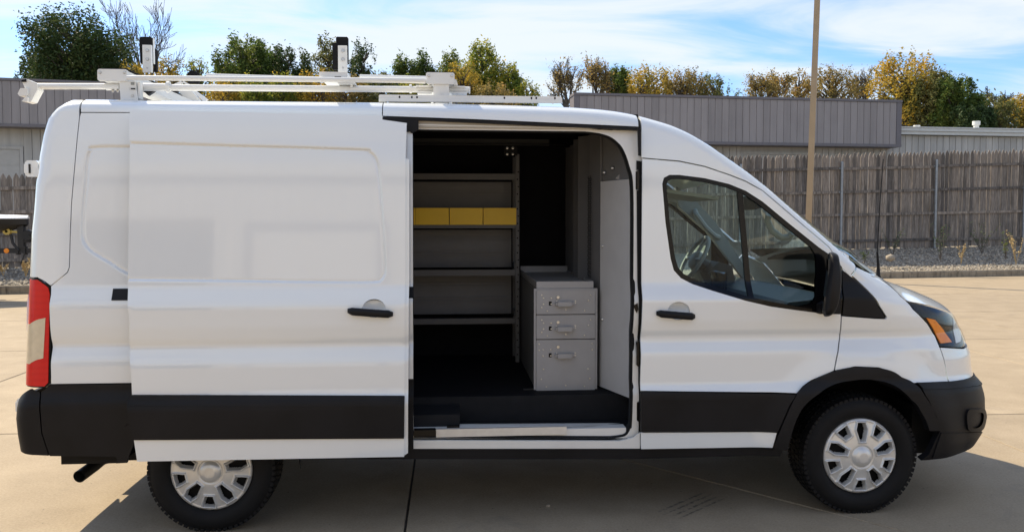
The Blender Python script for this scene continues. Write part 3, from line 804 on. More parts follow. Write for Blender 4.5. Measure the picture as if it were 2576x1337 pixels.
# ---- dark sheets added behind the panels: darken shut lines, stop light leaks
zlow = 0.42
def backing(poly, holes=(), off=-0.035, name='dark_gap_backing'):
    return panel(name, poly, 'rubber', holes=holes, off=off, gap=0, grid=0.06, thick=0.002)
backing([(gap_rear[5][0] - 0.06, 0.75), (X_OPEN_L, 0.75), (X_OPEN_L, 2.36), (gap_rear[0][0], 2.37), (gap_rear[3][0] - 0.05, 2.1)])
backing([(jl[1][0] - 0.02, 0.40), (3.05, 0.40)] + [(AXF + 0.52 * math.cos(a), WZ + 0.55 * math.sin(a)) for a in np.linspace(2.8, 0.9, 14)] + [(4.25, 0.80), (4.22, 1.05), (3.7, 1.33), hit(2100, 660), hit(1918, 490), hit(1772, 425), (jl[1][0] - 0.02, hit(1616, 402)[1])],
        holes=[inset(win_o, 0.008)])
backing(PX([(964, 288), (1600, 312), (1600, 326), (964, 300)]) , off=-0.045)

# ---- sliding door, standing 11 cm proud of the side
def Ydoor(x, z): return prof(z) - 0.115 + 0.03 * np.clip((z - 2.20) / 0.2, 0, 1) ** 2
def Sdoor(t, z):
    t = np.asarray(t, float); z = np.asarray(z, float); return np.stack([t, Ydoor(t, z), z], -1)
PD = lambda pts: PX(pts, Ydoor, False)
dwin = smooth_poly(PD([(300, 359), (325, 360), (600, 368), (900, 377), (925, 382), (940, 392), (950, 416), (957, 480), (961, 543), (965, 620), (967.6, 680), (964, 694), (957, 703), (940, 708), (809, 708), (600, 705), (300, 702)]), 5, False)
Sdw = stamped(Sdoor, dwin, dwin, 0.009, 0.010)
dpoly = PD([(327, 277), (640, 283), (962, 291), (962, 301), (1023, 310), (1020, 400), (1020, 700), (1018.5, 830), (1018, 994), (332, 992), (330, 940), (327, 878), (326, 807), (320, 700), (322, 560), (325, 361)])
sdoor = panel('sliding_door', dpoly, 'white_paint', holes=[cup_outline(941, 780, Ydoor, False)], surf=Sdw, grid=0.035, extra=band(dwin, offs), gap=0, thick=0.05)
panel('door_flange', PD([(1016, 396), (1029, 400), (1029, 700), (1027, 900), (1026, 1140), (1016, 1147)]), 'white_paint', parent=sdoor, surf=Sdoor, off=-0.012, gap=0, grid=0.04, thick=0.035)
panel('door_trim', PD([(331, 993.5), (1018, 996), (1016.5, 1100), (338, 1104), (330, 1080), (323, 1045), (323, 1012)]), 'black_plastic', parent=sdoor, surf=Sdoor, off=0.016, gap=0, grid=0.03, thick=0.04)
panel('trim_bevel', PD([(333, 994), (1010, 997), (1004, 1022), (326, 1020)]), 'black_plastic', parent=sdoor, surf=Sdoor, off=0.0185, gap=0.001, grid=0.03)
panel('door_sill', PD([(338, 1105.5), (1016.5, 1101), (1017, 1147), (346, 1159)]), 'white_paint', parent=sdoor, surf=Sdoor, off=0.006, gap=0, grid=0.03, thick=0.03)
panel('inner_skin', PD([(340, 300), (1010, 320), (1010, 1100), (350, 1100)]), 'rubber', parent=sdoor, surf=Sdoor, off=-0.055, gap=0, grid=0.08, thick=0.02)
def handle(parent, cu, cv, hu, hv, hw, Yf, corner, surf):
    cx_, cz_ = hit(cu, cv, Yf, corner)
    el = cup_outline(cu, cv, Yf, corner)
    def Sc(t, z):
        p = np.array(surf(t, z)); q = np.clip(1 - ((np.asarray(t) - cx_) / 0.064) ** 2 - ((np.asarray(z) - cz_ - 0.01) / 0.052) ** 2, 0, 1); p[..., 1] += 0.030 * np.sqrt(q); return p
    panel('handle_cup', inset(el, -0.001), 'white_paint', parent=parent, surf=Sc, gap=0, grid=0.010, thick=0.003)
    hx, hz = hit(hu, hv, Yf, corner); y = float(surf(np.array([hx]), np.array([hz]))[0][1])
    m = MB(); L = hw / FPX * 4.6; pts = []
    for i in range(11):
        s = -1 + 2 * i / 10; pts.append((hx + L * s, y - 0.030 + 0.022 * s ** 6, hz - 0.010 * s))
    V = []; F = []
    for i, q in enumerate(pts):
        k = 1.0 if 0 < i < 10 else 0.55
        for a in range(8):
            t = 2 * math.pi * a / 8 + math.pi / 8; V.append((q[0], q[1] + 0.012 * k * math.cos(t) * 1.1, q[2] + 0.022 * k * math.sin(t)))
    for i in range(10):
        for a in range(8): F.append((i * 8 + a, i * 8 + (a + 1) % 8, (i + 1) * 8 + (a + 1) % 8, (i + 1) * 8 + a))
    F += [tuple(range(8)), tuple(range(80, 88))]
    m.add(V, F, True); m.build('door_handle', 'black_plastic', parent, 60)
handle(sdoor, 941, 780, 932, 785, 54, Ydoor, False, Sdoor)
handle(fdoor, 1707, 786, 1699, 791, 50, Ymain, True, S)
a_ = hit(285, 726); b_ = hit(330, 755)
panel('track_cover', [(a_[0], b_[1]), (X_OPEN_L, b_[1]), (X_OPEN_L, a_[1]), (a_[0], a_[1])], 'black_plastic', off=0.004, gap=0, grid=0.05)

# ---- side door opening: jamb, seal, rails
op = PX([(1030, 321), (1475, 326.5), (1510, 331), (1538, 339.5), (1558, 354), (1573, 374), (1588, 415), (1598, 475), (1598, 700), (1596, 881), (1595, 1060), (1590, 1084), (1576, 1102), (1540, 1108), (1040, 1106)])
op = [op[0]] + smooth_poly(op[1:-1], 5, False) + [op[-1]]
panel('door_jamb', PX([(964, 301), (1605, 325), (1622, 330), (1622, 1107), (1019, 1107), (1019, 301)]), 'jamb_white', holes=[op], off=-0.045, gap=0, grid=0.04, thick=0.01)
# rim of the opening running inwards
opd, _n = surf_eval(S, np.array(op), -0.045)
V = []; F = []
for p in opd: V += [tuple(p), (p[0], p[1] + 0.10, p[2])]
for i in range(len(opd) - 1): F.append((2 * i, 2 * i + 1, 2 * i + 3, 2 * i + 2))
mkmesh('opening_reveal', V, F, 'trim_dark', van, True)
pts = [tuple(p + np.array([0, 0.012, 0])) for p in opd[np.r_[0:len(opd)]]]
MB().tube(pts, 0.0115, 8).build('door_seal', 'rubber', van)
# upper rail: cream channel and dark drip rail
def strip(name, pts, y, mat, dy=0.012, parent=van):
    q = [at(u, v, y) for u, v in pts]; m = MB(); m.prism([(p[0], p[2]) for p in q], y, y + dy); return m.build(name, mat, parent)
strip('drip_rail', [(963, 293.5), (1609, 320), (1609, 327), (1052, 302.5), (1024, 309), (963, 301)], 0.118, 'black_plastic', 0.03)
strip('track_rail', [(1052, 303), (1540, 321), (1475, 325), (1052, 320)], 0.150, 'door_cream', 0.02)
strip('track_groove', [(1052, 312), (1500, 322.5), (1480, 324), (1052, 315.5)], 0.146, 'jamb_white', 0.02)
strip('track_carriage', [(1024, 303), (1052, 303), (1052, 326), (1046, 330), (1036, 335), (1030, 330), (1024, 331)], 0.10, 'black_plastic', 0.05)
strip('jamb_hinge_cover', [(1604, 322), (1613, 326), (1613, 393), (1606, 391)], 0.085, 'black_plastic', 0.01)
for v0, v1 in ((427, 479), (857, 922), (1008, 1060)):
    strip('hinge', [(1602, v0 + 4), (1606, v0), (1608, v0 + 8), (1608, v1 - 8), (1606, v1), (1602, v1 - 4)], 0.045, 'gloss_black', 0.03)
strip('striker', [(1594, 768), (1604, 762), (1606, 778), (1602, 787), (1598, 780)], 0.06, 'gloss_black', 0.03)
# threshold: white sill plate and lower track
def quad3(name, a, b, mat, parent=van):
    m = MB(); m.box(a, b); return m.build(name, mat, parent)
xl = at(1034, 1070, 0.15)[0]; xr_ = at(1580, 1070, 0.15)[0]
zsill = ucol(1.5, 0.10, 1079)
m = MB(); m.box((xl, 0.07, zsill - 0.10), (xr_ - 0.03, 0.155, zsill)); m.build('sill_plate', 'jamb_white', van)
p = at(1040, 1066, 0.20); q = at(1562, 1063, 0.20); r_ = at(1040, 1078, 0.12); s_ = at(1480, 1078, 0.12)
mkmesh('step_plate', [p, q, (s_[0], 0.10, zsill + 0.006), (r_[0], 0.10, zsill + 0.006)], [(0, 1, 2, 3)], 'jamb_white', van)
m = MB(); a = at(1097, 1078, 0.06); b_ = at(1425, 1091, 0.06); m.box((a[0], 0.05, b_[2]), (b_[0], 0.075, a[2])); m.build('lower_track', 'silver', van)
m = MB(); a = at(1040, 1079, 0.045); b_ = at(1097, 1093, 0.045); m.box((a[0], 0.02, b_[2]), (b_[0], 0.07, a[2]), 0.006); m.build('lower_roller_arm', 'gloss_black', van)
m = MB(); a = at(1124, 1069, 0.10); b_ = at(1156, 1074, 0.10); m.box((a[0], 0.08, b_[2]), (b_[0], 0.11, a[2])); m.build('latch_plate', 'gloss_black', van)

# ---- cargo interior
ZF, YW = 0.66, 1.95
XP0, XP1 = 2.40, 2.29           # partition, near and far side
m = MB(); m.box((-0.78, 0.42, ZF - 0.03), (2.42, YW + 0.02, ZF)); m.box((-0.78, 0.14, ZF - 0.03), (0.95, 0.415, ZF)); m.build('cargo_floor', 'cargo_black', van)
ZT = 0.50
x_n = at(1155, 1020, 0.41)[0]
m = MB()
m.box((0.90, 0.10, ZT - 0.02), (2.46, 0.45, ZT))                                     # tread
m.box((0.955, 0.405, ZT + 0.001), (2.46, 0.419, ZF - 0.001))                          # riser
m.box((0.90, 0.145, ZT + 0.001), (x_n, 0.404, ZF - 0.045))                            # raised left block
m.box((2.43, 0.10, ZT + 0.001), (2.46, 0.404, ZF + 0.02))
m.build('step_well', 'step_black', van)
m = MB(); m.prism([(YW - 0.02, ZF), (YW + 0.01, ZF), (YW - 0.08, 2.40), (YW - 0.11, 2.40)], -0.78, 2.36, 'x'); m.build('cargo_wall_liner', 'cargo_black', van)
m = MB(); m.box((-0.74, 0.22, 2.335), (2.44, YW - 0.002, 2.36)); m.build('headliner', 'cargo_black', van)
m = MB(); m.box((-0.78, 0.20, ZF + 0.002), (-0.75, YW - 0.002, 2.30)); m.build('rear_door_liner', 'cargo_black', van)
m = MB(); m.box((-0.74, 0.155, ZF + 0.002), (0.93, 0.175, 2.30)); m.build('cargo_wall_liner', 'cargo_black', van)
# dark side rail under the ceiling
a = at(1034, 340, 1.5); b_ = at(1382, 366, 1.5)
m = MB(); m.box((0.2, 1.5, b_[2]), (b_[0], 1.53, a[2])); m.build('ceiling_rail', 'trim_dark', van)
a = at(1034, 361, 1.48); b_ = at(1420, 364, 1.48)
m = MB(); m.box((0.2, 1.47, b_[2]), (b_[0], 1.50, a[2])); m.build('ceiling_trim', 'black_plastic', van)
# partition: light falloff put into the greys, paler flat wing, darker corrugated middle
def part_x(y): return 2.43 - 0.14 * min(1.0, (y - 0.17) / 0.43)
part = empty('partition', (0, 0, 0), 0, van)
zp0 = ZF + 0.01
m = MB(); y0, y1 = 0.17, 0.60
ztp = at(1515, 455, 0.5)[2]
m.prism([(part_x(y0) , y0), (part_x(y1), y1), (part_x(y1) + 0.012, y1), (part_x(y0) + 0.012, y0)], zp0, ztp, 'z'); m.build('wing_panel', 'wing_gray_lit', part)
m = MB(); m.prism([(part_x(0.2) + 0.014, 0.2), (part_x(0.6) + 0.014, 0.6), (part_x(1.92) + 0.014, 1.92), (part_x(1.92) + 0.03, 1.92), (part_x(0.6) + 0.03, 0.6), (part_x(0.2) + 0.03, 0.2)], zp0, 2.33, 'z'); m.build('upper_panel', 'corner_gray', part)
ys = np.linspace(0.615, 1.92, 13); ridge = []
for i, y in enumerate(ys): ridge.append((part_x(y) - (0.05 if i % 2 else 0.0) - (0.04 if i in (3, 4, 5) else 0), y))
m = MB(); m.prism(ridge + [(x + 0.012, y) for x, y in ridge[::-1]], zp0, 2.30, 'z'); m.build('ribbed_panel', 'rib_gray_shaded', part)
m = MB(); p = at(1548, 424, 0.6); q = at(1572, 392, 0.45)
m.prism([(at(1521, 455, .75)[0], at(1521, 455, .75)[2]), (at(1533, 458, .7)[0], at(1533, 458, .7)[2]), (at(1572, 420, .42)[0], at(1572, 420, .42)[2]), (at(1572, 398, .42)[0], at(1572, 398, .42)[2]), (at(1552, 432, .6)[0], at(1552, 432, .6)[2])], 0.40, 0.43); m.build('corner_bracket', 'gray_coat', part)
m = MB()
for u, v, y in ((1520, 434, 0.56), (1536, 423, 0.46), (1572, 423, 0.26), (1518, 619, 0.57), (1517, 803, 0.57), (1515, 985, 0.57)):
    p = at(u, v, y); m.lathe([(0.0, 0.006), (0.008, 0.005), (0.011, 0.0), (0.011, -0.01)], (part_x(p[1]) - 0.002, p[1], p[2]), (-1, 0, 0), 10)
m.build('bolts', 'steel', part)
m = MB()
for i in range(6):
    for j in range(22):
        y = 0.66 + i * 0.022; z = 1.36 + j * 0.030 + (i % 2) * 0.015; x = part_x(y) - 0.05
        m.box((x - 0.001, y, z), (x + 0.001, y + 0.008, z + 0.02))
m.build('mesh_slots', 'rubber', part)

# ---- underbody, axles, exhaust
m = MB(); m.box((-0.85, 0.16, 0.37), (-0.53, 1.90, 0.60)); m.box((-0.94, 0.50, 0.335), (-0.54, 1.80, 0.369)); m.box((4.13, 0.16, 0.32), (4.29, 1.90, 0.62)); m.box((3.80, 0.45, 0.72), (4.30, 1.61, 1.02)); m.box((-0.529, 0.46, 0.42), (3.2, 1.60, 0.60)); m.box((0.55, 0.12, 0.40), (3.2, 0.4595, 0.49)); m.box((4.3, 0.4, 0.40), (4.5, 1.66, 0.6)); m.box((3.2005, 0.46, 0.42), (4.299, 1.60, 0.6)); m.box((-0.6, 0.45, 0.30), (3.2, 0.60, 0.42)); m.box((-0.6, 1.46, 0.30), (3.2, 1.60, 0.42)); m.box((1.0, 0.62, 0.28), (2.6, 1.4, 0.419))  # rear, front and engine bay boxes added to block stray sunlight
m.tube([(0, 0.25, 0.345), (0, 1.8, 0.345)], 0.06, 12); m.tube([(3.75, 0.25, 0.345), (3.75, 1.8, 0.345)], 0.05, 12)
m.build('underbody_with_sun_blocks', 'rubber', van)
e = at(199, 1198, 0.30); e2 = at(262, 1152, 0.55)
m = MB(); m.tube([e, e * 0.4 + e2 * 0.6, e2, (0.1, 0.9, 0.42)], 0.036, 16, caps=False); m.tube([e, e * 0.4 + e2 * 0.6], 0.031, 16, caps=False); m.build('exhaust_pipe', 'dark_metal', van)
def arch_liner(ax):
    V = []; F = []; n = 20
    for i in range(n + 1):
        a = 0.11 + (math.pi - 0.22) * (i / n)
        for y in (0.03, 0.42): V.append((ax + 0.50 * math.cos(a), y, WZ + 0.02 + 0.50 * math.sin(a)))
    for i in range(n): F.append((2 * i, 2 * i + 1, 2 * i + 3, 2 * i + 2))
    k = len(V); V.append((ax, 0.42, WZ))
    for i in range(n): F.append((2 * i + 1, 2 * i + 3, k))
    o = mkmesh('wheel_arch_liner', V, F, 'rubber', van, True); o2 = far_copy(o)
arch_liner(3.75); arch_liner(0.0)

# ---- wheels
def wheel_parts():
    wh = empty('wheel', (0, 0, 0), 0, van)
    Rt, rr = 0.348, 0.232
    m = MB()
    pr = [(rr - 0.012, 0.02), (rr, 0.006), (rr + 0.012, -0.004), (rr + 0.035, -0.012), (rr + 0.07, -0.014), (Rt - 0.030, -0.004), (Rt - 0.014, 0.006), (Rt - 0.004, 0.018), (Rt, 0.035), (Rt + 0.001, 0.11), (Rt, 0.185), (Rt - 0.012, 0.21), (rr, 0.22)]
    m.lathe(pr, (0, 0, 0), (0, 1, 0), 96); m.build('tyre', 'tyre_rubber', wh, 60)
    m = MB()
    for i in range(68):
        a = 2 * math.pi * i / 68
        for k, (y0, y1, sh) in enumerate(((0.004, 0.050, 0), (0.062, 0.105, 0.5), (0.117, 0.16, 0), (0.172, 0.21, 0.5))):
            ca = a + sh * 2 * math.pi / 68; hw = 0.35 * 2 * math.pi / 68; V = []
            for rr2, dd in ((Rt - 0.010, 0), (Rt + 0.007, 0)):
                for aa in (ca - hw, ca + hw):
                    for y in (y0, y1):
                        r2 = rr2 - (0.006 if (k == 0 and y == y0) else 0); V.append((r2 * math.cos(aa), y, r2 * math.sin(aa)))
            m.add(V, [(4, 6, 7, 5), (0, 4, 5, 1), (2, 3, 7, 6), (0, 2, 6, 4), (1, 5, 7, 3)])
    m.build('tread_blocks', 'tyre_rubber', wh)['kind'] = 'stuff'
    # wheel cover: polar relief with cut openings
    NA, NR = 500, 64; rin, rout = 0.0, 0.224
    rs = np.concatenate([np.linspace(0.0, 0.058, 8), np.linspace(0.064, rout - 0.006, NR - 10), [rout - 0.002, rout]])
    NR = len(rs)
    def hexd(rad, tang, r0, r1, wa, wb, rm, wc):
        # half width of an opening along the radius; <0 inside
        hw = np.interp(rad, [r0, rm, r1], [wa, wc, wb]); d = np.maximum(np.abs(tang) - hw, np.maximum(r0 - rad, rad - r1)); return d
    A = np.linspace(0, 2 * math.pi, NA, endpoint=False) + math.pi / 2
    RR, AA = np.meshgrid(rs, A, indexing='ij')
    dist = np.full(RR.shape, 9.0); big = np.full(RR.shape, 9.0)
    for k in range(5):
        for off_, args in ((0, (0.098, 0.194, 0.010, 0.017, 0.160, 0.027)), (math.pi / 5, (0.146, 0.196, 0.015, 0.029, 0.172, 0.024))):
            c = math.pi / 2 + k * 2 * math.pi / 5 + off_ ; da = (AA - c + math.pi) % (2 * math.pi) - math.pi
            rad = RR * np.cos(da); tang = RR * np.sin(da); d = np.where(np.abs(da) < 1.0, hexd(rad, tang, *args), 9.0); dist = np.minimum(dist, d)
    dome = 0.020 - 0.030 * (RR / rout) ** 2
    rim_up = 0.013 * np.exp(-((dist - 0.010) / 0.0045) ** 2) - 0.018 * np.clip((0.006 - dist) / 0.006, 0, 1.6)
    hub = np.where(RR < 0.038, 0.020, np.where(RR < 0.056, 0.014, 0.0)) - 0.006 * np.exp(-((RR - 0.062) / 0.005) ** 2)
    edge_ = 0.004 * np.exp(-((RR - (rout - 0.010)) / 0.006) ** 2)
    H_ = -(dome + np.where(RR > 0.066, rim_up, 0) + hub + edge_); H_[-1] += 0.02
    V = np.stack([RR * np.cos(AA), H_, RR * np.sin(AA)], -1).reshape(-1, 3)
    F = []
    for i in range(NR - 1):
        for j in range(NA):
            j2 = (j + 1) % NA
            if 0.25 * (dist[i, j] + dist[i + 1, j] + dist[i, j2] + dist[i + 1, j2]) < -0.001: continue
            F.append((i * NA + j, i * NA + j2, (i + 1) * NA + j2, (i + 1) * NA + j))
    me_o = mkmesh('wheel_cover', V, F, 'silver', wh, True)
    m = MB(); m.lathe([(0.0, 0.03), (0.10, 0.04), (0.215, 0.05), (0.228, 0.012)], (0, 0, 0), (0, 1, 0), 40); m.build('rim', 'rubber', wh)
    return wh
w1 = wheel_parts(); w1.location = (AXR, 0.055, WZ); w1.rotation_euler = (0, R(4), 0)
w2 = copy_tree(w1, van); w2.location = (AXF, 0.045, WZ); w2.rotation_euler = (0, 0, 0)
for x in (AXR, AXF):
    w_ = copy_tree(w1, van); w_.location = (x, WID - 0.05, WZ); w_.rotation_euler = (0, 0, math.pi)

# ---- wing mirror, antenna, hinges
def ring_loft(name, sections, mat, parent):
    """sections: list of closed outlines of equal length"""
    n = len(sections[0]); V = [q for s_ in sections for q in s_]; F = []
    for i in range(len(sections) - 1):
        for j in range(n): F.append((i * n + j, i * n + (j + 1) % n, (i + 1) * n + (j + 1) % n, (i + 1) * n + j))
    F.append(tuple(range(n - 1, -1, -1))); F.append(tuple((len(sections) - 1) * n + j for j in range(n)))
    m = MB(); m.add(V, F, True); return m.build(name, mat, parent, 50)
mo = [(2088, 636), (2097, 635), (2106, 640), (2110, 656), (2114, 680), (2114, 712), (2110, 744), (2102, 774), (2092, 786.5), (2079, 792), (2069, 786), (2072, 748), (2079, 695), (2085, 645)]
mo = smooth_poly(mo, 3)
mir = empty('wing_mirror', (0, 0, 0), 0, van)
def msec(y, k, dx=0):
    P = np.array([at(u, v, -0.12) for u, v in mo]); c = P.mean(0); o = []
    sl = (c[0] - CAM[0]) / (c[1] - CAM[1])
    for p in P: o.append((c[0] + (p[0] - c[0]) * k + dx + (y + 0.12) * sl * 0.85, y, c[2] + (p[2] - c[2]) * (0.5 + 0.5 * k)))
    return o
ring_loft('mirror_housing', [msec(-0.24, 0.55, 0.01), msec(-0.225, 0.85, 0.004), msec(-0.19, 1.0), msec(-0.08, 1.0), msec(0.0, 0.92), msec(0.02, 0.7)], 'black_plastic', mir)
a = at(2060, 760, 0.0); b_ = at(2110, 788, 0.0)
m = MB(); m.prism([(a[0], b_[2]), (b_[0], b_[2]), (b_[0], a[2] + 0.03), (a[0] + 0.06, a[2] + 0.02), (a[0], a[2] - 0.01)], -0.02, 0.09); m.build('mirror_arm', 'black_plastic', mir)
c_ = np.array([at(u, v, -0.12) for u, v in mo]).mean(0); zz0, zz1 = at(2080, 690, -0.12)[2], at(2080, 642, -0.12)[2]
xg = c_[0] - 0.075; sl = (c_[0] - CAM[0]) / (c_[1] - CAM[1]) * 0.85
def mglass(nm, za, zb2, xo):
    m = MB(); ya, yb = -0.205, -0.035; xa = c_[0] + xo + (ya + 0.12) * sl; xb = c_[0] + xo + (yb + 0.12) * sl
    m.prism([(xa, ya), (xb, yb), (xb + 0.03, yb), (xa + 0.03, ya)], za, zb2, 'z'); m.build(nm, 'mirror_silver', mir)
mglass('mirror_glass', at(2080, 735, -0.12)[2], zz1 - 0.02, -0.032); mglass('wide_angle_glass', at(2075, 776, -0.12)[2], at(2080, 742, -0.12)[2], -0.052)
far_copy(mir)
p0 = at(2208, 704, 0.22); p1 = at(2207, 634, 0.22); p2 = at(2222, 400, 0.22)
m = MB(); m.tube([(p0[0] + 0.004, 0.22, p0[2] - 0.02), (p0[0] + 0.002, 0.22, p0[2] + 0.03), (p0[0] + 0.002, 0.22, p0[2] + 0.08), p1], [0.026, 0.013, 0.009, 0.006], 10); m.tube([p1, p1 * 0.5 + p2 * 0.5 + np.array([-0.004, 0, 0]), p2], [0.0038, 0.0034, 0.003], 6); m.build('antenna', 'black_plastic', van)
for (u0, v0, u1, v1, Y) in ((74, 405, 89, 446, 0.25), (53, 996, 70, 1037, 0.22)):
    a = at(u0, v0, Y); b_ = at(u1, v1, Y); h = MB(); h.box((a[0], Y - 0.05, b_[2]), (b_[0] + 0.04, Y + 0.02, a[2]), 0.012); h.box((a[0] - 0.004, Y - 0.054, b_[2] + 0.02), (a[0] + 0.02, Y - 0.01, a[2] - 0.02)); h.build('door_hinge', 'white_paint', van)
    h = MB(); h.box((a[0] + 0.022, Y - 0.056, b_[2] + 0.02), (a[0] + 0.030, Y - 0.045, a[2] - 0.02)); h.build('hinge_pin', 'dark_metal', van)

# ---- cab interior
cab = empty('cab_interior', (0, 0, 0), 0, van)
m = MB(); m.box((2.45, 0.14, 0.55), (3.20, 1.92, 0.60)); m.build('cab_floor', 'trim_dark', cab)
dash = [(3.30, 0.92), (3.30, 0.98), (3.22, 1.06), (3.24, 1.17), (3.34, 1.25), (3.62, 1.28), (3.95, 1.22), (3.95, 0.92)]
m = MB(); m.prism(dash, 0.14, 1.92); m.build('dashboard', 'trim_dark', cab)
m = MB(); m.box((3.205, 0.20, 1.00), (3.225, 0.72, 1.03)); m.box((3.20, 0.14, 1.075), (3.235, 0.76, 1.082)); m.build('dash_trim', 'trim_gray', cab)
m = MB(); m.prism([(3.26, 1.24), (3.42, 1.28), (3.40, 1.40), (3.30, 1.43), (3.22, 1.36)], 1.28, 1.72); m.build('instrument_hood', 'trim_dark', cab)
m = MB(); m.box((3.20, 0.88, 1.17), (3.22, 1.16, 1.38), 0.01); m.build('screen', 'gloss_black', cab)
m = MB(); m.prism([(3.05, 0.70), (3.30, 0.70), (3.30, 1.12), (3.20, 1.14)], 0.86, 1.22); m.build('centre_console', 'trim_dark', cab)
m = MB(); m.box((3.19, 0.93, 1.02), (3.205, 1.13, 1.05)); m.lathe([(0.0, 0.02), (0.022, 0.02), (0.025, 0.0)], (3.195, 0.95, 0.98), (-1, 0, 0.2), 14); m.lathe([(0.0, 0.02), (0.022, 0.02), (0.025, 0.0)], (3.195, 1.11, 0.98), (-1, 0, 0.2), 14); m.build('console_controls', 'silver', cab)
# steering wheel
sw_c = Vector(at(1746, 651, 1.46)); ax = Vector((-0.86, 0, 0.5)).normalized(); s1 = Vector((0, 1, 0)); s2 = ax.cross(s1)
m = MB(); m.tube([sw_c + (s1 * math.cos(t) + s2 * math.sin(t)) * 0.185 for t in np.linspace(0, 2 * math.pi, 33)[:-1]], 0.016, 8, closed=True)
m.lathe([(0, 0.02), (0.05, 0.018), (0.075, 0.0), (0.07, -0.03)], sw_c, ax, 16)
for t in (0, math.pi, -math.pi / 2): m.tube([sw_c + (s1 * math.cos(t) + s2 * math.sin(t)) * 0.06, sw_c + (s1 * math.cos(t) + s2 * math.sin(t)) * 0.185], 0.014, 6)
m.build('steering_wheel', 'trim_gray', cab)
m = MB(); m.tube([sw_c - ax * 0.02, sw_c - ax * 0.34], 0.05, 10); m.build('steering_column', 'trim_dark', cab)
# seats
def seat(y0, y1, nm):
    st = empty(nm, (0, 0, 0), 0, None)
    m = MB(); m.prism([(2.50, 0.86), (2.56, 0.84), (2.98, 0.88), (3.02, 0.93), (2.98, 0.97), (2.56, 0.97)], y0, y1); a = m.build('seat_cushion', 'trim_gray', cab)
    bv = a.modifiers.new('bevel', 'BEVEL'); bv.width = 0.03; bv.segments = 2
    m = MB(); m.prism([(2.46, 0.98), (2.58, 0.98), (2.53, 1.45), (2.47, 1.50), (2.43, 1.47)], y0 + 0.02, y1 - 0.02); a = m.build('seat_back', 'trim_gray', cab)
    bv = a.modifiers.new('bevel', 'BEVEL'); bv.width = 0.03; bv.segments = 2
    m = MB(); m.prism([(2.44, 1.54), (2.52, 1.54), (2.50, 1.72), (2.44, 1.72)], (y0 + y1) / 2 - 0.13, (y0 + y1) / 2 + 0.13); a = m.build('headrest', 'trim_gray', cab)
    bv = a.modifiers.new('bevel', 'BEVEL'); bv.width = 0.025; bv.segments = 2
    bpy.data.objects.remove(st)
seat(0.20, 0.78, 'seat'); seat(1.24, 1.80, 'seat')
m = MB(); m.box((2.55, 0.22, 0.60), (2.95, 0.76, 0.84)); m.box((2.55, 1.26, 0.60), (2.95, 1.78, 0.84)); m.build('seat_base', 'trim_dark', cab)
# crumpled clear wrap on the passenger seat
rng = np.random.default_rng(5)
n = 22; xs_ = np.linspace(2.62, 3.02, n); ys_ = np.linspace(0.24, 0.74, n); V = []; F = []
for i in range(n):
    for j in range(n):
        e_ = min(i, j, n - 1 - i, n - 1 - j) / (n / 2); V.append((xs_[i] + rng.normal(0, .008), ys_[j] + rng.normal(0, .008), 0.985 + 0.14 * e_ ** 0.6 + rng.normal(0, 0.022) * min(1, e_ * 3)))
for i in range(n - 1):
    for j in range(n - 1): F.append((i * n + j, (i + 1) * n + j, (i + 1) * n + j + 1, i * n + j + 1))
wrap = mkmesh('plastic_wrap', V, F, 'foil'); tag(wrap, 'crumpled grey plastic wrapping on the front passenger seat', 'wrapping')
# pillar grab handles, visors, mirror on the windscreen, door cards
def grab(pts, r=0.016):
    m = MB(); m.tube(pts, r, 8); m.build('grab_handle', 'trim_gray', cab)
pa = [at(1742, 528, 1.80), at(1752, 560, 1.76), at(1785, 590, 1.76), at(1812, 600, 1.80)]
grab([at(1748, 530, 1.84), at(1752, 541, 1.78), at(1775, 572, 1.77), at(1796, 592, 1.79), at(1810, 598, 1.86)], 0.022)
grab([at(1934, 540, 0.24), at(1930, 555, 0.26), at(1942, 580, 0.27), at(1965, 597, 0.27), at(1985, 596, 0.26), at(1994, 586, 0.24)], 0.020)
tw = [at(u, v, 1.86) for u, v in ((1700, 470), (1730, 486), (1800, 560), (1862, 655), (1892, 700), (1868, 700), (1830, 650), (1775, 580), (1705, 520))]
m = MB(); m.prism([(p[0], p[2]) for p in tw], 1.84, 1.90); m.build('pillar_trim', 'trim_gray', cab)
m = MB(); m.prism([(2.60, 1.93), (2.96, 1.88), (2.96, 1.86), (2.60, 1.91)], 0.30, 0.85); m.prism([(2.60, 1.93), (2.96, 1.88), (2.96, 1.86), (2.60, 1.91)], 1.20, 1.75); m.build('sun_visor', 'trim_gray', cab)
c_ = at(1893, 508, 0.95); m = MB(); m.prism([(c_[0] - 0.03, c_[2] - 0.055), (c_[0] + 0.05, c_[2] - 0.03), (c_[0] + 0.04, c_[2] + 0.055), (c_[0] - 0.035, c_[2] + 0.04)], 0.82, 1.10); m.build('windscreen_camera_pod', 'black_plastic', cab)
a = at(1730, 470, 1.0); 
m = MB(); m.box((2.46, 0.14, 2.02), (2.75, 1.92, 2.04)); m.build('cab_headliner', 'trim_gray', cab)
dc = PX([(1690, 700), (1745, 722), (1880, 762), (2000, 786), (2060, 792), (2060, 900), (1960, 960), (1900, 1060), (1640, 1060), (1640, 700)])
m = MB(); m.prism(dc, 0.085, 0.13); m.build('door_card', 'trim_dark', cab); m = MB(); m.prism(dc, WID - 0.13, WID - 0.085); m.build('door_card', 'trim_dark', cab)

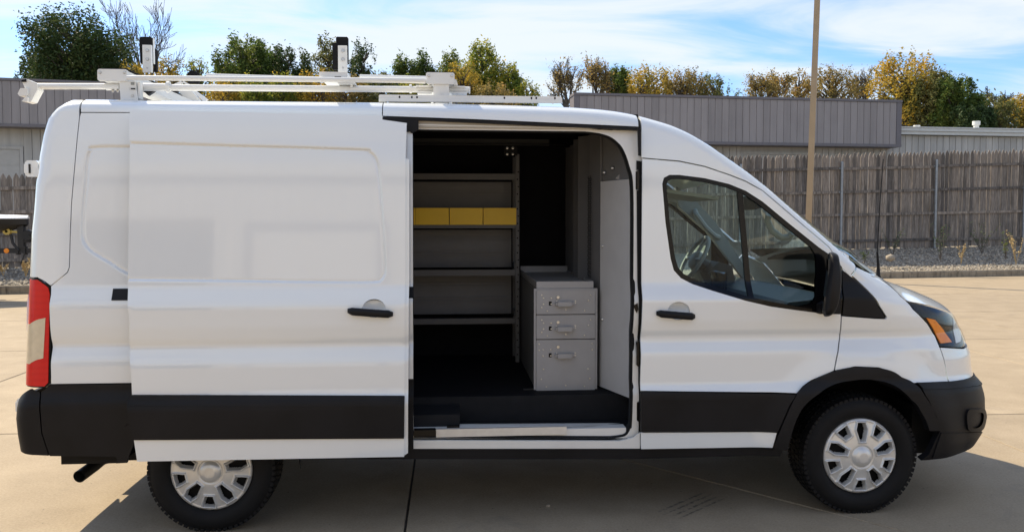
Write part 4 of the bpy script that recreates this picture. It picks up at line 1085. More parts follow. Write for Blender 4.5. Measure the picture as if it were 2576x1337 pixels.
# ================================================================== FITTINGS INSIDE THE VAN
YS = 1.57
sx1 = at(1306, 600, YS)[0]; sx0 = -0.30
shelf = empty('shelving_unit', (sx0, YS, ZF))
tag(shelf, 'dark grey steel shelving unit along the far cargo wall', 'shelving')
def local(m, name, mat, parent, org):
    o = m.build(name, mat, parent); o.location = tuple(-c for c in org); return o
SO = (sx0, YS, ZF)
for u in (1306,):
    zt = at(1303, 388, YS)[2]; zb_ = at(1300, 912, YS)[2]
    m = MB(); m.box((sx1 - 0.028, YS - 0.012, ZF + 0.002), (sx1, YS + 0.012, zt)); m.box((sx1 - 0.003, YS + 0.0125, ZF + 0.002), (sx1, YS + 0.05, zt)); local(m, 'upright', 'shelf_gray', shelf, SO)
    m = MB()
    for k in range(26):
        z = ZF + 0.06 + k * 0.055; m.lathe([(0.0, 0.002), (0.006, 0.002), (0.006, 0.0)], (sx1 - 0.014 + 0.006 * (k % 2), YS - 0.012, z), (0, -1, 0), 8)
    local(m, 'bolt_holes', 'rubber', shelf, SO)
    m = MB(); m.box((sx1 - 0.028, YS + 0.265, ZF + 0.002), (sx1, YS + 0.285, zt)); local(m, 'upright', 'shelf_gray', shelf, SO)
    m = MB(); m.box((sx0, YS - 0.012, ZF + 0.002), (sx0 + 0.028, YS + 0.012, zt)); local(m, 'upright', 'shelf_gray', shelf, SO)
    m = MB(); m.box((sx0, YS + 0.265, ZF + 0.002), (sx0 + 0.028, YS + 0.285, zt)); local(m, 'upright', 'shelf_gray', shelf, SO)
rows = [(437, 452), (562, 574), (678, 693), (800, 814)]
zs_sh = []
for v0, v1 in rows:
    z1 = at(1200, v0, YS)[2]; z0 = at(1200, v1, YS)[2]; zs_sh.append(z1)
    m = MB(); m.box((sx0 + 0.03, YS - 0.010, z0), (sx1 - 0.029, YS - 0.004, z1)); m.box((sx0 + 0.03, YS - 0.0035, z0 + 0.012), (sx1 - 0.029, YS + 0.25, z0 + 0.016)); local(m, 'shelf', 'shelf_gray', shelf, SO)
# back panels with pressed ribs between the shelves
for i in range(3):
    zt, zb_ = zs_sh[i] - 0.05, zs_sh[i + 1] + 0.003
    m = MB(); m.box((sx0 + 0.03, YS + 0.255, zb_), (sx1 - 0.04, YS + 0.261, zt))
    for f in (0.33, 0.42, 0.70, 0.78): m.box((sx0 + 0.05, YS + 0.242, zb_ + (zt - zb_) * f - 0.006), (sx1 - 0.07, YS + 0.2545, zb_ + (zt - zb_) * f + 0.006))
    local(m, 'back_panel', 'shelf_back', shelf, SO)
    m = MB(); m.box((sx1 - 0.036, YS + 0.02, zb_), (sx1 - 0.031, YS + 0.24, zb_ + 0.045)); local(m, 'end_lip', 'shelf_gray', shelf, SO)
a = at(1268, 368, YS); b_ = at(1301, 392, YS)
m = MB(); m.box((a[0], YS - 0.02, b_[2]), (b_[0], YS - 0.013, a[2])); local(m, 'roof_bracket', 'black_plastic', shelf, SO)
m = MB()
for u, v in ((1276, 372.5), (1290, 372.5), (1276, 387.5), (1290, 387.5)):
    p = at(u, v, YS - 0.02); m.lathe([(0, 0.008), (0.009, 0.006), (0.010, 0.0)], (p[0], p[1], p[2]), (0, -1, 0), 10)
local(m, 'bolts', 'steel', shelf, SO)
# yellow bins on the second shelf
zbin0 = at(1200, 561, YS)[2] - 0.012; hb = at(1200, 523, YS - 0.02)[2] - zbin0
edges = [at(u, 540, YS - 0.02)[0] for u in (1299.5, 1215.5, 1130.5, 1045, 960)]
wb = edges[0] - edges[1]
names = ['yellow plastic parts bin beside the shelf upright', 'yellow plastic parts bin, second from the shelf upright', 'yellow plastic parts bin, third from the shelf upright', 'yellow plastic parts bin half hidden behind the open sliding door']
proto = None
def bin_mesh():
    m = MB(); W_, D_, H_, t = wb - 0.004, 0.30, hb, 0.004
    m.box((0, 0, 0.0), (W_, t, H_ - 0.0)); m.box((0, D_ - t, 0), (W_, D_, H_)); m.box((0, t + 0.0005, 0), (t, D_ - t - 0.0005, H_)); m.box((W_ - t, t + 0.0005, 0), (W_, D_ - t - 0.0005, H_)); m.box((t + .0005, t + .0005, 0), (W_ - t - .0005, D_ - t - .0005, t))
    m.box((0.014, -0.0025, 0.012), (W_ - 0.014, -0.0005, H_ - 0.014))
    return m
for i in range(4):
    if i == 0: o = bin_mesh().build('parts_bin', 'bin_yellow'); proto = o
    else: o = proto.copy(); C.objects.link(o)
    o.location = (edges[i + 1] + 0.002, YS - 0.02, zbin0)
    tag(o, names[i], 'bin', 'yellow bins on the van shelf')
# drawer cabinet
YC = 0.55
ca = at(1343, 985, YC); cb = at(1503, 725, YC); ct = at(1400, 708, YC)[2]
CO = (ca[0], YC, ZF)
cab_ = empty('drawer_cabinet', CO); tag(cab_, 'grey steel drawer cabinet with three drawers behind the side door', 'cabinet')
x0, x1, zc0, zc1 = ca[0], cb[0], ZF + 0.004, cb[2]
m = MB(); m.box((x0 + 0.012, YC + 0.014, zc0), (x1 - 0.012, 1.72, zc1)); local(m, 'carcass', 'corner_gray', cab_, CO)
m = MB(); t = 0.013; m.box((x0, YC, zc0), (x0 + t, YC + 0.0135, zc1)); m.box((x1 - t, YC, zc0), (x1, YC + 0.0135, zc1)); m.box((x0 + t, YC, zc0), (x1 - t, YC + 0.0135, zc0 + t)); m.box((x0 + t, YC, zc1 - t), (x1 - t, YC + 0.0135, zc1)); local(m, 'face_frame', 'gray_coat', cab_, CO)
m = MB(); tx0 = at(1350, 715, YC + 0.01)[0]; tx1 = at(1493, 715, YC + 0.01)[0]
m.box((tx0, YC + 0.012, zc1 + 0.001), (tx1, YC + 0.018, ct)); m.box((tx0, YC + 0.0185, zc1 + 0.001), (tx0 + 0.006, 1.70, ct)); m.box((tx1 - 0.006, YC + 0.0185, zc1 + 0.001), (tx1, 1.70, ct)); m.box((tx0, 1.7005, zc1 + 0.001), (tx1, 1.708, ct + 0.03)); m.box((tx0 + 0.0065, YC + 0.0185, ct - 0.02), (tx1 - 0.0065, 1.70, ct - 0.016))
local(m, 'top_tray', 'gray_coat', cab_, CO)
dr = [(729, 789, 0), (791.5, 851, 1), (853.5, 981, 2)]
for v0, v1, k in dr:
    za = at(1420, v1, YC)[2]; zb_ = at(1420, v0, YC)[2]; xa = x0 + t + 0.002; xb = x1 - t - 0.002
    m = MB(); m.box((xa, YC - 0.006, za), (xb, YC + 0.012, zb_), 0.004); d_ = local(m, 'drawer', 'gray_coat', cab_, CO)
    zh = zb_ - (0.085 if k < 2 else 0.098)
    hx0 = at(1402, 760, YC - 0.02)[0]; hx1 = at(1438, 760, YC - 0.02)[0]
    m = MB(); m.box((hx0, YC - 0.045, zh - 0.014), (hx1, YC - 0.030, zh + 0.014)); m.box((hx0 - 0.012, YC - 0.030, zh - 0.01), (hx0 + 0.001, YC - 0.0065, zh + 0.01)); m.box((hx1 - 0.001, YC - 0.030, zh - 0.01), (hx1 + 0.012, YC - 0.0065, zh + 0.01)); m.box((hx0 - 0.03, YC - 0.0095, zh - 0.013), (hx0 - 0.0125, YC - 0.0065, zh + 0.013)); m.box((hx1 + 0.0125, YC - 0.0095, zh - 0.013), (hx1 + 0.03, YC - 0.0065, zh + 0.013))
    h_ = m.build('drawer_handle', 'gray_coat', d_)
    m = MB(); m.box((hx0 - 0.052, YC - 0.0075, zh - 0.012), (hx0 - 0.034, YC - 0.0065, zh + 0.014)); m.build('latch_slot', 'rubber', d_)
    m = MB(); p = at(1403.5, v0 + 16, YC); m.lathe([(0, 0.006), (0.009, 0.006), (0.0105, 0.0)], (p[0], YC - 0.006, zb_ - 0.045), (0, -1, 0), 12); m.build('lock', 'steel', d_)
    m = MB(); ww = xb - xa; hh = zb_ - za
    L = [(0.09, 0.20), (0.12, 0.33), (0.12, 0.58), (0.09, 0.72), (0.185, 0.86), (0.25, 0.33), (0.25, 0.58), (0.50, 0.82), (0.82, 0.86), (0.92, 0.20), (0.885, 0.44), (0.345, 0.46), (0.345, 0.54), (0.66, 0.46), (0.66, 0.54)] if k < 2 else \
        [(0.045, 0.08), (0.95, 0.08), (0.045, 0.20), (0.95, 0.20), (0.115, 0.19), (0.245, 0.19), (0.115, 0.31), (0.245, 0.31), (0.345, 0.26), (0.345, 0.31), (0.66, 0.26), (0.66, 0.31), (0.12, 0.58), (0.88, 0.58), (0.085, 0.77), (0.91, 0.77), (0.17, 0.92), (0.50, 0.90), (0.82, 0.92)]
    for fx, fz in L: m.lathe([(0, 0.004), (0.004, 0.0035), (0.0058, 0.0)], (xa + ww * fx, YC - 0.006, zb_ - hh * fz), (0, -1, 0), 8)
    m.build('rivets', 'steel', d_)
m = MB(); p = at(1318, 982, YC); m.box((p[0], YC + 0.01, ZF + 0.002), (x0 + 0.011, YC + 0.03, ZF + 0.008)); local(m, 'floor_bracket', 'dark_metal', cab_, CO)

# ================================================================== LADDER RACK ON THE ROOF
YR = 0.27
rack = empty('ladder_rack', (0.0, YR, 2.43)); RO = (0.0, YR, 2.43)
tag(rack, 'white steel ladder rack with clamp arms on the van roof', 'ladder rack')
def rb(name, u0, v0, u1, v1, Y, dy, mat='rack_white', bev=0.0):
    a = at(u0, v0, Y); b_ = at(u1, v1, Y); m = MB(); m.box((a[0], Y, b_[2]), (b_[0], Y + dy, a[2]), bev); return local(m, name, mat, rack, RO)
def rt(name, pts, r, mat='rack_white', n=14):
    m = MB(); m.tube(pts, r, n); return local(m, name, mat, rack, RO)
# crossbars across the roof at the rear and the front
zr0 = at(282, 204, YR)[2]; zr1 = at(282, 173.5, YR)[2]
for (u0, u1, v0, v1) in ((244.5, 320, 173.5, 204.5), (1071.5, 1143.5, 182, 212)):
    a = at(u0, v0, YR); b_ = at(u1, v1, YR)
    m = MB(); m.box((a[0], YR, b_[2]), (b_[0], YR + 0.02, a[2]), 0.008); m.box((a[0] + 0.01, YR + 0.0201, b_[2] + 0.008), (b_[0] - 0.01, WID - YR - 0.0201, a[2] - 0.004)); m.box((a[0], WID - YR - 0.02, b_[2]), (b_[0], WID - YR, a[2]), 0.008); local(m, 'crossbar', 'rack_white', rack, RO)
    m = MB()
    for uu in (u0 + 7, u1 - 7):
        p = at(uu, v0 + 9, YR); m.lathe([(0, 0.006), (0.007, 0.005), (0.009, 0.0)], (p[0], YR, p[2]), (0, -1, 0), 12)
    local(m, 'bolts', 'steel', rack, RO)
    m = MB(); m.box((a[0] + 0.003, YR + 0.004, a[2] + 0.0005), (b_[0] - 0.003, YR + 0.9, a[2] + 0.005)); local(m, 'rubber_strip', 'rubber', rack, RO)
# posts
zroof = float(ztop(0.5)) + 0.015
def post(u0, u1, v0, v1, w2=0):
    a = at(u0, v0, YR + 0.01); b_ = at(u1, v1, YR + 0.01)
    for y in (YR + 0.01, WID - YR - 0.10):
        m = MB(); m.prism([(a[0], a[2]), (b_[0], a[2]), (b_[0] + w2, b_[2] - 0.03), (a[0] + w2 * 0.5, b_[2] - 0.03)], y, y + 0.006); m.box((a[0] + 0.002, y + 0.0065, b_[2] - 0.03), (a[0] + 0.008, y + 0.09, a[2])); m.box((b_[0] - 0.008, y + 0.0065, b_[2] - 0.03), (b_[0] - 0.002, y + 0.09, a[2])); local(m, 'post', 'rack_white', rack, RO)
post(300, 342, 204.8, 247, 0.012); post(1090, 1130, 212.3, 246, 0.0)
rb('post_flange', 346, 206, 352, 248, YR + 0.02, 0.05)
rb('label_plate', 324, 220, 342, 227, YR + 0.006, 0.003, 'gutter_white'); rb('label_print', 329, 222, 340, 225.2, YR + 0.0045, 0.001, 'rubber')
rb('bolt_hole', 329, 207, 338, 214, YR + 0.008, 0.0015, 'trim_gray'); 
m = MB(); p = at(333, 241, YR + 0.008); m.lathe([(0, 0.004), (0.008, 0.004), (0.009, 0)], tuple(p), (0, -1, 0), 6); local(m, 'foot_bolt', 'steel', rack, RO)
m = MB(); p = at(1110, 245, YR + 0.008); m.lathe([(0, 0.006), (0.010, 0.006), (0.013, 0)], tuple(p), (0, -1, 0), 10); local(m, 'foot_bolt', 'dark_metal', rack, RO)
# tubes
p = at(320, 196, YR - 0.02); q = at(1071, 203, YR - 0.02); rt('upper_tube', [p, q], 0.0145)
rt('tube_sleeve', [at(1034, 203, YR - 0.02), at(1071, 203.3, YR - 0.02)], 0.0125)
p = at(372, 220, YR + 0.10); q = at(1181, 226, YR + 0.10); rt('lower_tube', [p, q], 0.0185)
rb('tube_end_plate', 1180, 218, 1183, 234, YR + 0.08, 0.04)
rt('collar', [at(420, 219, YR + 0.10), at(427, 219.5, YR + 0.10)], 0.033); rt('collar', [at(1030, 224, YR + 0.10), at(1036, 224, YR + 0.10)], 0.026)
rt('rear_sleeve', [at(352, 219, YR + 0.10), at(425, 220, YR + 0.10)], 0.023)
p = at(318, 180, YR + 0.03); q = at(405, 187, 1.1)
# rear clamp arm
p = at(92, 217.5, YR + 0.05); q = at(300, 217.5, YR + 0.05); rt('rear_arm', [p, q], 0.0175)
rt('arm_sleeve', [at(268, 218, YR + 0.05), at(302, 218, YR + 0.05)], 0.0215)
m = MB()
for uu in (284, 296): 
    p = at(uu, 227, YR + 0.04); m.lathe([(0, 0.012), (0.006, 0.012), (0.008, 0)], tuple(p), (0, 0, -1), 8)
local(m, 'sleeve_bolts', 'steel', rack, RO)
def rprism(name, pts, Y, dy, mat='rack_white'):
    q = [at(u, v, Y) for u, v in pts]; m = MB(); m.prism([(p[0], p[2]) for p in q], Y, Y + dy); return local(m, name, mat, rack, RO)
rprism('arm_end_plate', [(53, 199), (64, 198), (94, 210.5), (94, 226), (78, 256), (67, 258), (66, 230)], YR + 0.02, 0.07)
rprism('arm_end_pad', [(54, 200), (65, 199), (65, 206), (54, 206)], YR + 0.012, 0.007, 'rubber')
rprism('clamp_hook', [(44, 236), (51, 222), (68, 222), (69, 236), (64, 241), (49, 242)], YR + 0.0, 0.05)
rprism('clamp_foot', [(54, 255), (66, 241), (70, 246), (68, 256)], YR + 0.0, 0.05)
# upright ladder stops
def stop(bu0, bv0, bu1, bv1, wu0, wv0, wu1, wv1, Y):
    rb('stop_pad', bu0, bv0, bu1, bv1, Y + 0.03, 0.03, 'rubber', 0.006)
    rb('stop_bracket', wu0, wv0, wu1, wv1, Y, 0.025)
    for f, rr_, hh_ in ((0.2, 0.011, 0.007), (0.52, 0.011, 0.007), (0.84, 0.006, 0.003)):
        m = MB(); q = at((wu0 + wu1) / 2 + 1, wv0 + (wv1 - wv0) * f, Y); m.lathe([(0, hh_), (rr_ * 0.9, hh_), (rr_, 0)], tuple(q), (0, -1, 0), 12); local(m, 'bolt', 'steel', rack, RO)
stop(351, 92.6, 383, 160, 358, 113, 381, 182, YR + 0.55); rb('stop_pad', 386, 124, 394, 181, YR + 0.70, 0.03, 'rubber'); rb('stop_plate', 383, 95, 386, 160, YR + 0.60, 0.03)
stop(845, 92.6, 876, 160, 850, 114.5, 873, 181, YR + 0.30); rb('stop_pad', 836, 108, 850, 176, YR + 0.31, 0.02, 'rubber', 0.004)
rb('stop_base', 802.5, 180.5, 873.5, 194.5, YR + 0.0, 0.40); rb('stop_base_slot', 842, 192.5, 858, 194.8, YR - 0.001, 0.01, 'rubber')
rb('tube_hanger', 850, 205, 892, 210.5, YR + 0.02, 0.10); rb('tube_hanger', 881, 210, 887, 219, YR + 0.06, 0.03)
# far side rails, swing arms and pads of the drop-down side
rt('far_tube', [at(905, 193, 1.55), at(1075, 197, 1.55)], 0.0155); rt('far_tube', [at(520, 190, 1.70), at(1070, 206, 1.70)], 0.0145)
rb('far_pad', 471, 182, 500, 210, 1.50, 0.03, 'rubber'); rb('far_pad', 476, 177, 490, 182.5, 1.50, 0.03, 'rubber')
rprism('swing_arm', [(400, 232), (408, 228), (428, 252), (415, 252)], 1.45, 0.03)
rprism('swing_arm', [(418, 229), (424, 226), (444, 252), (436, 252)], 1.50, 0.03, 'trim_gray')
rprism('swing_pad', [(428, 226), (440, 226), (462, 254), (448, 254)], 1.50, 0.03, 'rubber')
rprism('swing_arm', [(446, 226), (478, 224), (505, 254), (470, 254)], 1.55, 0.03)
rprism('swing_arm', [(480, 226), (492, 228), (522, 250), (512, 256)], 1.50, 0.03)
rprism('swing_link', [(425, 217), (455, 204), (462, 206), (430, 222)], 1.40, 0.02); rprism('swing_link', [(455, 205), (462, 204), (480, 214), (474, 216)], 1.40, 0.02)
rprism('swing_latch', [(352, 226), (366, 234), (372, 240), (384, 232), (390, 226), (376, 224)], YR + 0.12, 0.03, 'dark_metal')
# roof mounting rail
a = at(953, 238, YR - 0.02); b_ = at(1411, 243, YR - 0.02); zr = at(953, 256, YR - 0.02)[2]; zr2 = at(1411, 260, YR - 0.02)[2]
m = MB(); y = YR - 0.02
m.prism([(a[0], a[2] - 0.004), (a[0] + 0.006, a[2]), (b_[0], b_[2]), (b_[0] + 0.008, b_[2] - 0.012), (b_[0] + 0.008, zr2), (a[0], zr)], y, y + 0.006); m.prism([(a[0], zr + 0.020), (b_[0], zr2 + 0.020), (b_[0], zr2 + 0.002), (a[0], zr + 0.002)], y - 0.006, y - 0.0005); m.prism([(a[0] + 0.01, a[2] - 0.004), (b_[0], b_[2] - 0.004), (b_[0], b_[2] - 0.008), (a[0] + 0.01, a[2] - 0.008)], y + 0.0065, y + 0.05)
local(m, 'roof_rail', 'rack_white', rack, RO)
m = MB()
for uu, vv in ((1005, 244.5), (1036, 245), (1049, 245), (1269, 246.5), (1337, 247), (1349, 247), (1396, 247.2)):
    p = at(uu, vv, y - 0.001); m.box((p[0] - 0.0045, y - 0.0015, p[2] - 0.007), (p[0] + 0.0045, y - 0.0002, p[2] + 0.007), 0.003)
local(m, 'rail_slots', 'rubber', rack, RO)
for uu in (1060, 1075, 1150, 1165):
    m = MB(); p = at(uu, 233, YR + 0.08); m.lathe([(0, 0.01), (0.008, 0.01), (0.01, 0)], tuple(p), (0, -0.3, -1), 8); local(m, 'clamp_bolt', 'silver', rack, RO)
rb('tube_clamp', 1046, 214, 1086, 220, YR + 0.07, 0.06); rb('tube_clamp', 1133, 216, 1170, 220.5, YR + 0.07, 0.06); rb('tube_clamp', 1050, 229, 1086, 236, YR + 0.07, 0.06); rb('tube_clamp', 1136, 231, 1175, 236, YR + 0.07, 0.06)
rprism('post_gusset', [(1141, 200), (1148, 200), (1152, 214), (1141, 214)], YR + 0.03, 0.05)
far_rail = MB(); far_rail.box((a[0], WID - YR + 0.014, zr), (b_[0], WID - YR + 0.02, a[2])); local(far_rail, 'roof_rail', 'rack_white', rack, RO)

# ================================================================== THE SITE
def struct(o, kind='structure'): o['kind'] = kind; return o
# ground sheet out to the horizon
gs = mkmesh('ground', [(-900, -900, -0.12), (900, -900, -0.12), (900, 900, -0.12), (-900, 900, -0.12)], [(0, 1, 2, 3)], 'grass_ground'); struct(gs)
KL = atz(0, 740, 0.0); KR = atz(2576, 693.5, 0.0)              # foot of the kerb, left and right in the picture
kd = np.array([KR[0] - KL[0], KR[1] - KL[1]]); kang = math.atan2(kd[1], kd[0]); kd = kd / np.linalg.norm(kd); kn = np.array([-kd[1], kd[0]])
K0 = np.array([KL[0], KL[1]]) - kd * 14; KLEN = 62.0
# parking lot: slabs with open joints
lot = mkmesh('parking_lot', [(-34, -26, -0.016), (46, -26, -0.016), (46, K0[1] + kd[1] * KLEN + 2, -0.016), (-34, K0[1] + kd[1] * 0 + 0.3, -0.016)], [(0, 1, 2, 3)], 'joint_dark'); struct(lot)
def clip(poly, a, n, keep_neg=True):
    """cut a convex polygon by the line through a with normal n"""
    o = []
    for i in range(len(poly)):
        p, q = np.array(poly[i]), np.array(poly[(i + 1) % len(poly)]); dp, dq = (p - a) @ n, (q - a) @ n
        if dp <= 0: o.append(tuple(p))
        if dp * dq < 0: o.append(tuple(p + (q - p) * dp / (dp - dq)))
    return o
def lotpt(u, v): return atz(u, v, 0.0)[:2]
xj = lotpt(1030, 1250)[0]
XS = [xj - 4.55 * k for k in (6, 5, 4, 3, 2, 1)] + [xj] + [xj + 4.55 * k for k in (1, 2, 3, 4, 5, 6, 7)]
xr2 = lotpt(2510, 900)[0]
XS = sorted([x for x in XS if abs(x - xr2) > 1.6] + [xr2])
y1 = lotpt(2530, 1041)[1]; y2 = lotpt(2530, 953)[1]
YSL = [-25, -20.5, -16, -11.4, -6.8, -2.4 + 0.0, y1, y2 + 0.0, 8.2, 11.6, 15.2, 19.5]
YSL = sorted(set([-25, -20.5, -16, -11.4, -6.8, -2.4, y1, 6.6, 9.9, 13.4, 17.5, 21.5]))
jw = 0.007
ca_, cb2 = lotpt(1583, 1159), lotpt(2270, 1334)
cdir = (cb2 - ca_) / np.linalg.norm(cb2 - ca_); cn = np.array([-cdir[1], cdir[0]])
def slab(poly):
    if len(poly) < 3: return
    P = np.array(poly); c = P.mean(0); o = inset([tuple(p - c) for p in P], jw)
    e = inset(o, 0.006); n = len(o)
    V = [(*p, 0.0) for p in e] + [(*p, -0.006) for p in o] + [(*p, -0.10) for p in o]
    F = [tuple(range(n))] + [(i, i + n, (i + 1) % n + n, (i + 1) % n) for i in range(n)] + [(i + n, i + 2 * n, (i + 1) % n + 2 * n, (i + 1) % n + n) for i in range(n)]
    m = MB(); m.add(V, F); s = m.build('slab', 'concrete', lot); s.location = (c[0], c[1], 0)
kerb_a = K0 + kn * 0.0
for i in range(len(XS) - 1):
    for j in range(len(YSL) - 1):
        poly = [(XS[i], YSL[j]), (XS[i + 1], YSL[j]), (XS[i + 1], YSL[j + 1]), (XS[i], YSL[j + 1])]
        poly = clip(poly, kerb_a, kn)
        if len(poly) < 3: continue
        if XS[i] < ca_[0] < XS[i + 1] and YSL[j] < ca_[1] < YSL[j + 1]:
            slab(clip(poly, ca_, cn)); slab(clip(poly, ca_, -cn))
        else: slab(poly)
# kerb stones
kerb = mkmesh('kerb', [(*(K0 + kn * 0.01), -0.10), (*(K0 + kd * KLEN + kn * 0.01), -0.10), (*(K0 + kd * KLEN + kn * 0.15), -0.10), (*(K0 + kn * 0.15), -0.10)], [(0, 1, 2, 3)], 'kerb_concrete'); struct(kerb)
def zkerb(s): return 0.18 + 0.04 * s / KLEN
s_ = 0.0; rk = random.Random(3)
while s_ < KLEN - 1:
    L = 3.05; m = MB()
    m.prism([(0, -0.1), (0, 0.15), (0.025, 0.19), (0.15, 0.19), (0.15, -0.1)], 0.006, L - 0.006, 'y'); 
    o = m.build('kerb_stone', 'kerb_concrete', kerb)
    # local: x across, y along; place along the kerb
    p = K0 + kd * s_; o.rotation_euler = (0, 0, kang - math.pi / 2); o.scale = (-1, 1, 1)
    o.location = (p[0], p[1], rk.uniform(-0.006, 0.004)); s_ += L
# fence line
F0 = atd(35, 675, 21.6); F1 = atd(2480, 620, 29.2)
fd_ = F1[:2] - F0[:2]; flen = np.linalg.norm(fd_); fd_ = fd_ / flen; fang = math.atan2(fd_[1], fd_[0]); fn = np.array([-fd_[1], fd_[0]])
def fz(s): return F0[2] + (F1[2] - F0[2]) * s / flen
ht0 = atd(35, 437, 21.6)[2] - F0[2]; ht1 = atd(2480, 378, 29.2)[2] - F1[2]
def fh(s): return ht0 + (ht1 - ht0) * s / flen
# planted bed between kerb and fence, rising to the fence and beyond
V = []; F = []; ns = 60; cols = 9
bedh = []
for i in range(ns + 1):
    s = i / ns * KLEN; p = K0 + kd * s + kn * 0.155
    sf = (p - F0[:2]) @ fd_; q = F0[:2] + fd_ * sf
    for j in range(cols):
        t = j / (cols - 2) if j < cols - 1 else 1.0
        xy = p * (1 - t) + q * t; z = 0.17 + (fz(sf) - 0.17) * t ** 1.2
        if j == cols - 1: xy = q + fn * 26; z = fz(sf) + 0.3
        V.append((xy[0], xy[1], z))
for i in range(ns):
    for j in range(cols - 1): F.append((i * cols + j, (i + 1) * cols + j, (i + 1) * cols + j + 1, i * cols + j + 1))
bed = mkmesh('gravel_bed', V, F, 'gravel_bed', None, True); struct(bed)
# loose stones on the bed
rng = np.random.default_rng(11)
ico = bmesh.new(); bmesh.ops.create_icosphere(ico, subdivisions=1, radius=1); iv = np.array([v.co[:] for v in ico.verts]); ifc = np.array([[v.index for v in f.verts] for f in ico.faces]); ico.free()
Vs = []; Fs = []; k = 0
def bedpt(s, t):
    p = K0 + kd * s + kn * 0.155; sf = (p - F0[:2]) @ fd_; q = F0[:2] + fd_ * sf; xy = p * (1 - t) + q * t
    return np.array([xy[0], xy[1], 0.17 + (fz(sf) - 0.17) * t ** 1.2])
NS = 17000
ss = np.concatenate([rng.uniform(10, 20, 4000), rng.uniform(34, 56, 13000)])
for i in range(NS):
    c = bedpt(ss[i], rng.uniform(0.0, 1.02)); r = rng.uniform(0.014, 0.038); q = iv * rng.uniform(0.7, 1.3, (1, 3)) * r; q = q * (1 + rng.normal(0, .12, (len(iv), 1)))
    a = rng.uniform(0, 6.28); ca2, sa2 = math.cos(a), math.sin(a); q = np.stack([q[:, 0] * ca2 - q[:, 1] * sa2, q[:, 0] * sa2 + q[:, 1] * ca2, q[:, 2] * 0.75], 1) + c + (0, 0, r * 0.25)
    Vs.append(q); Fs.append(ifc + k); k += len(iv)
g = mkmesh('gravel', np.concatenate(Vs), np.concatenate(Fs), 'stone'); struct(g, 'stuff'); g['label'] = 'pale crushed stone gravel between the kerb and the fence'
bo = mkmesh('boulder', iv * (0.16, 0.13, 0.12), ifc, 'stone', None, True); pb = bedpt(44.5, 0.5); bo.location = (atd(2240, 655, 24.6)[0], atd(2240, 655, 24.6)[1], 0.55); tag(bo, 'rounded tan rock on the gravel beside the antenna', 'rock')
pebble = mkmesh('pebble', iv * (0.016, 0.012, 0.010), ifc, 'stone', None, True); pq = atz(1379, 1271, 0.006); pebble.location = tuple(pq); tag(pebble, 'small pale pebble lying on the shaded concrete below the open door', 'pebble')
# fence
fence = empty('picket_fence', (F0[0], F0[1], F0[2]), fang); tag(fence, 'tall weathered grey wooden picket fence behind the parking lot', 'fence')
FLs, FLe = -5.0, flen + 5.0
def picket_mesh(seed):
    r = random.Random(seed); wdt = 0.142; top = []
    for a in np.linspace(0, 1, 7): 
        x = wdt / 2 * (1 - a) ** 0.55 if a < 1 else 0; top.append((x, -0.17 + 0.17 * a))
    poly = [(-wdt / 2, -1.0), (wdt / 2, -1.0)] + [(x, z) for x, z in top] + [(-x, z) for x, z in top[-2::-1]]
    m = MB(); m.prism(poly, 0, 0.019); return m
pm = {}
npk = int((FLe - FLs) / 0.150)
rp_ = random.Random(8)
def picket_proto(h):
    m = MB(); wdt = 0.142; top = [(wdt / 2 * max(0.0, 1 - a ** 1.7), h - 0.17 + 0.17 * a) for a in np.linspace(0, 1, 7)]
    m.prism([(-wdt / 2, 0), (wdt / 2, 0)] + top[:-1] + [(0, h)] + [(-x, z) for x, z in top[-2::-1]], 0, 0.019)
    me_o = m.build('picket', 'weathered_wood', fence); return me_o
protos = {}
for i in range(npk):
    s = FLs + i * 0.150; h = round(fh(s) * 10) / 10.0
    if h not in protos: o = picket_proto(h); protos[h] = o
    else: o = protos[h].copy(); C.objects.link(o)
    o.location = (s + rp_.uniform(-.003, .003), rp_.uniform(0.0, 0.006), fz(s) - F0[2] + (fh(s) - h) + rp_.uniform(-0.045, 0.035)); o.rotation_euler = (0, rp_.uniform(-0.008, 0.008), 0)
def rail(s0, s1, frac, dz=0):
    z0 = fz(s0) - F0[2] + fh(s0) * frac; z1 = fz(s1) - F0[2] + fh(s1) * frac; m = MB(); hh = 0.045
    m.add([(s0, -0.045, z0 - hh), (s1, -0.045, z1 - hh), (s1, -0.045, z1 + hh), (s0, -0.045, z0 + hh), (s0, -0.003, z0 - hh), (s1, -0.003, z1 - hh), (s1, -0.003, z1 + hh), (s0, -0.003, z0 + hh)],
          [(0, 1, 2, 3), (4, 7, 6, 5), (0, 4, 5, 1), (3, 2, 6, 7), (0, 3, 7, 4), (1, 5, 6, 2)]); m.build('rail', 'weathered_wood', fence)
def s_at(u, d):
    p = atd(u, 600, d); return (p[:2] - F0[:2]) @ fd_
sp = [s_at(2102, 27.9), s_at(2344, 28.7)]; step = sp[1] - sp[0]
posts = sorted([sp[0] + step * k for k in range(-9, 3) if FLs < sp[0] + step * k < FLe])
cuts = [FLs] + posts + [FLe]
for a, b_ in zip(cuts[:-1], cuts[1:]):
    for f in (0.085, 0.365, 0.60, 0.845): rail(a + 0.01, b_ - 0.01, f + rp_.uniform(-0.006, 0.006))
for s in posts:
    m = MB(); z0 = fz(s) - F0[2]; m.tube([(s, -0.085, z0 - 0.3), (s, -0.085, z0 + fh(s) * 0.90)], 0.042, 12); m.lathe([(0.046, 0), (0.046, 0.02), (0.03, 0.045), (0, 0.05)], (s, -0.085, z0 + fh(s) * 0.90), (0, 0, 1), 12)
    for f in (0.365, 0.60, 0.845): m.box((s - 0.075, -0.055, z0 + fh(s) * f - 0.03), (s + 0.075, -0.046, z0 + fh(s) * f + 0.03))
    m.build('post', 'galvanized', fence)
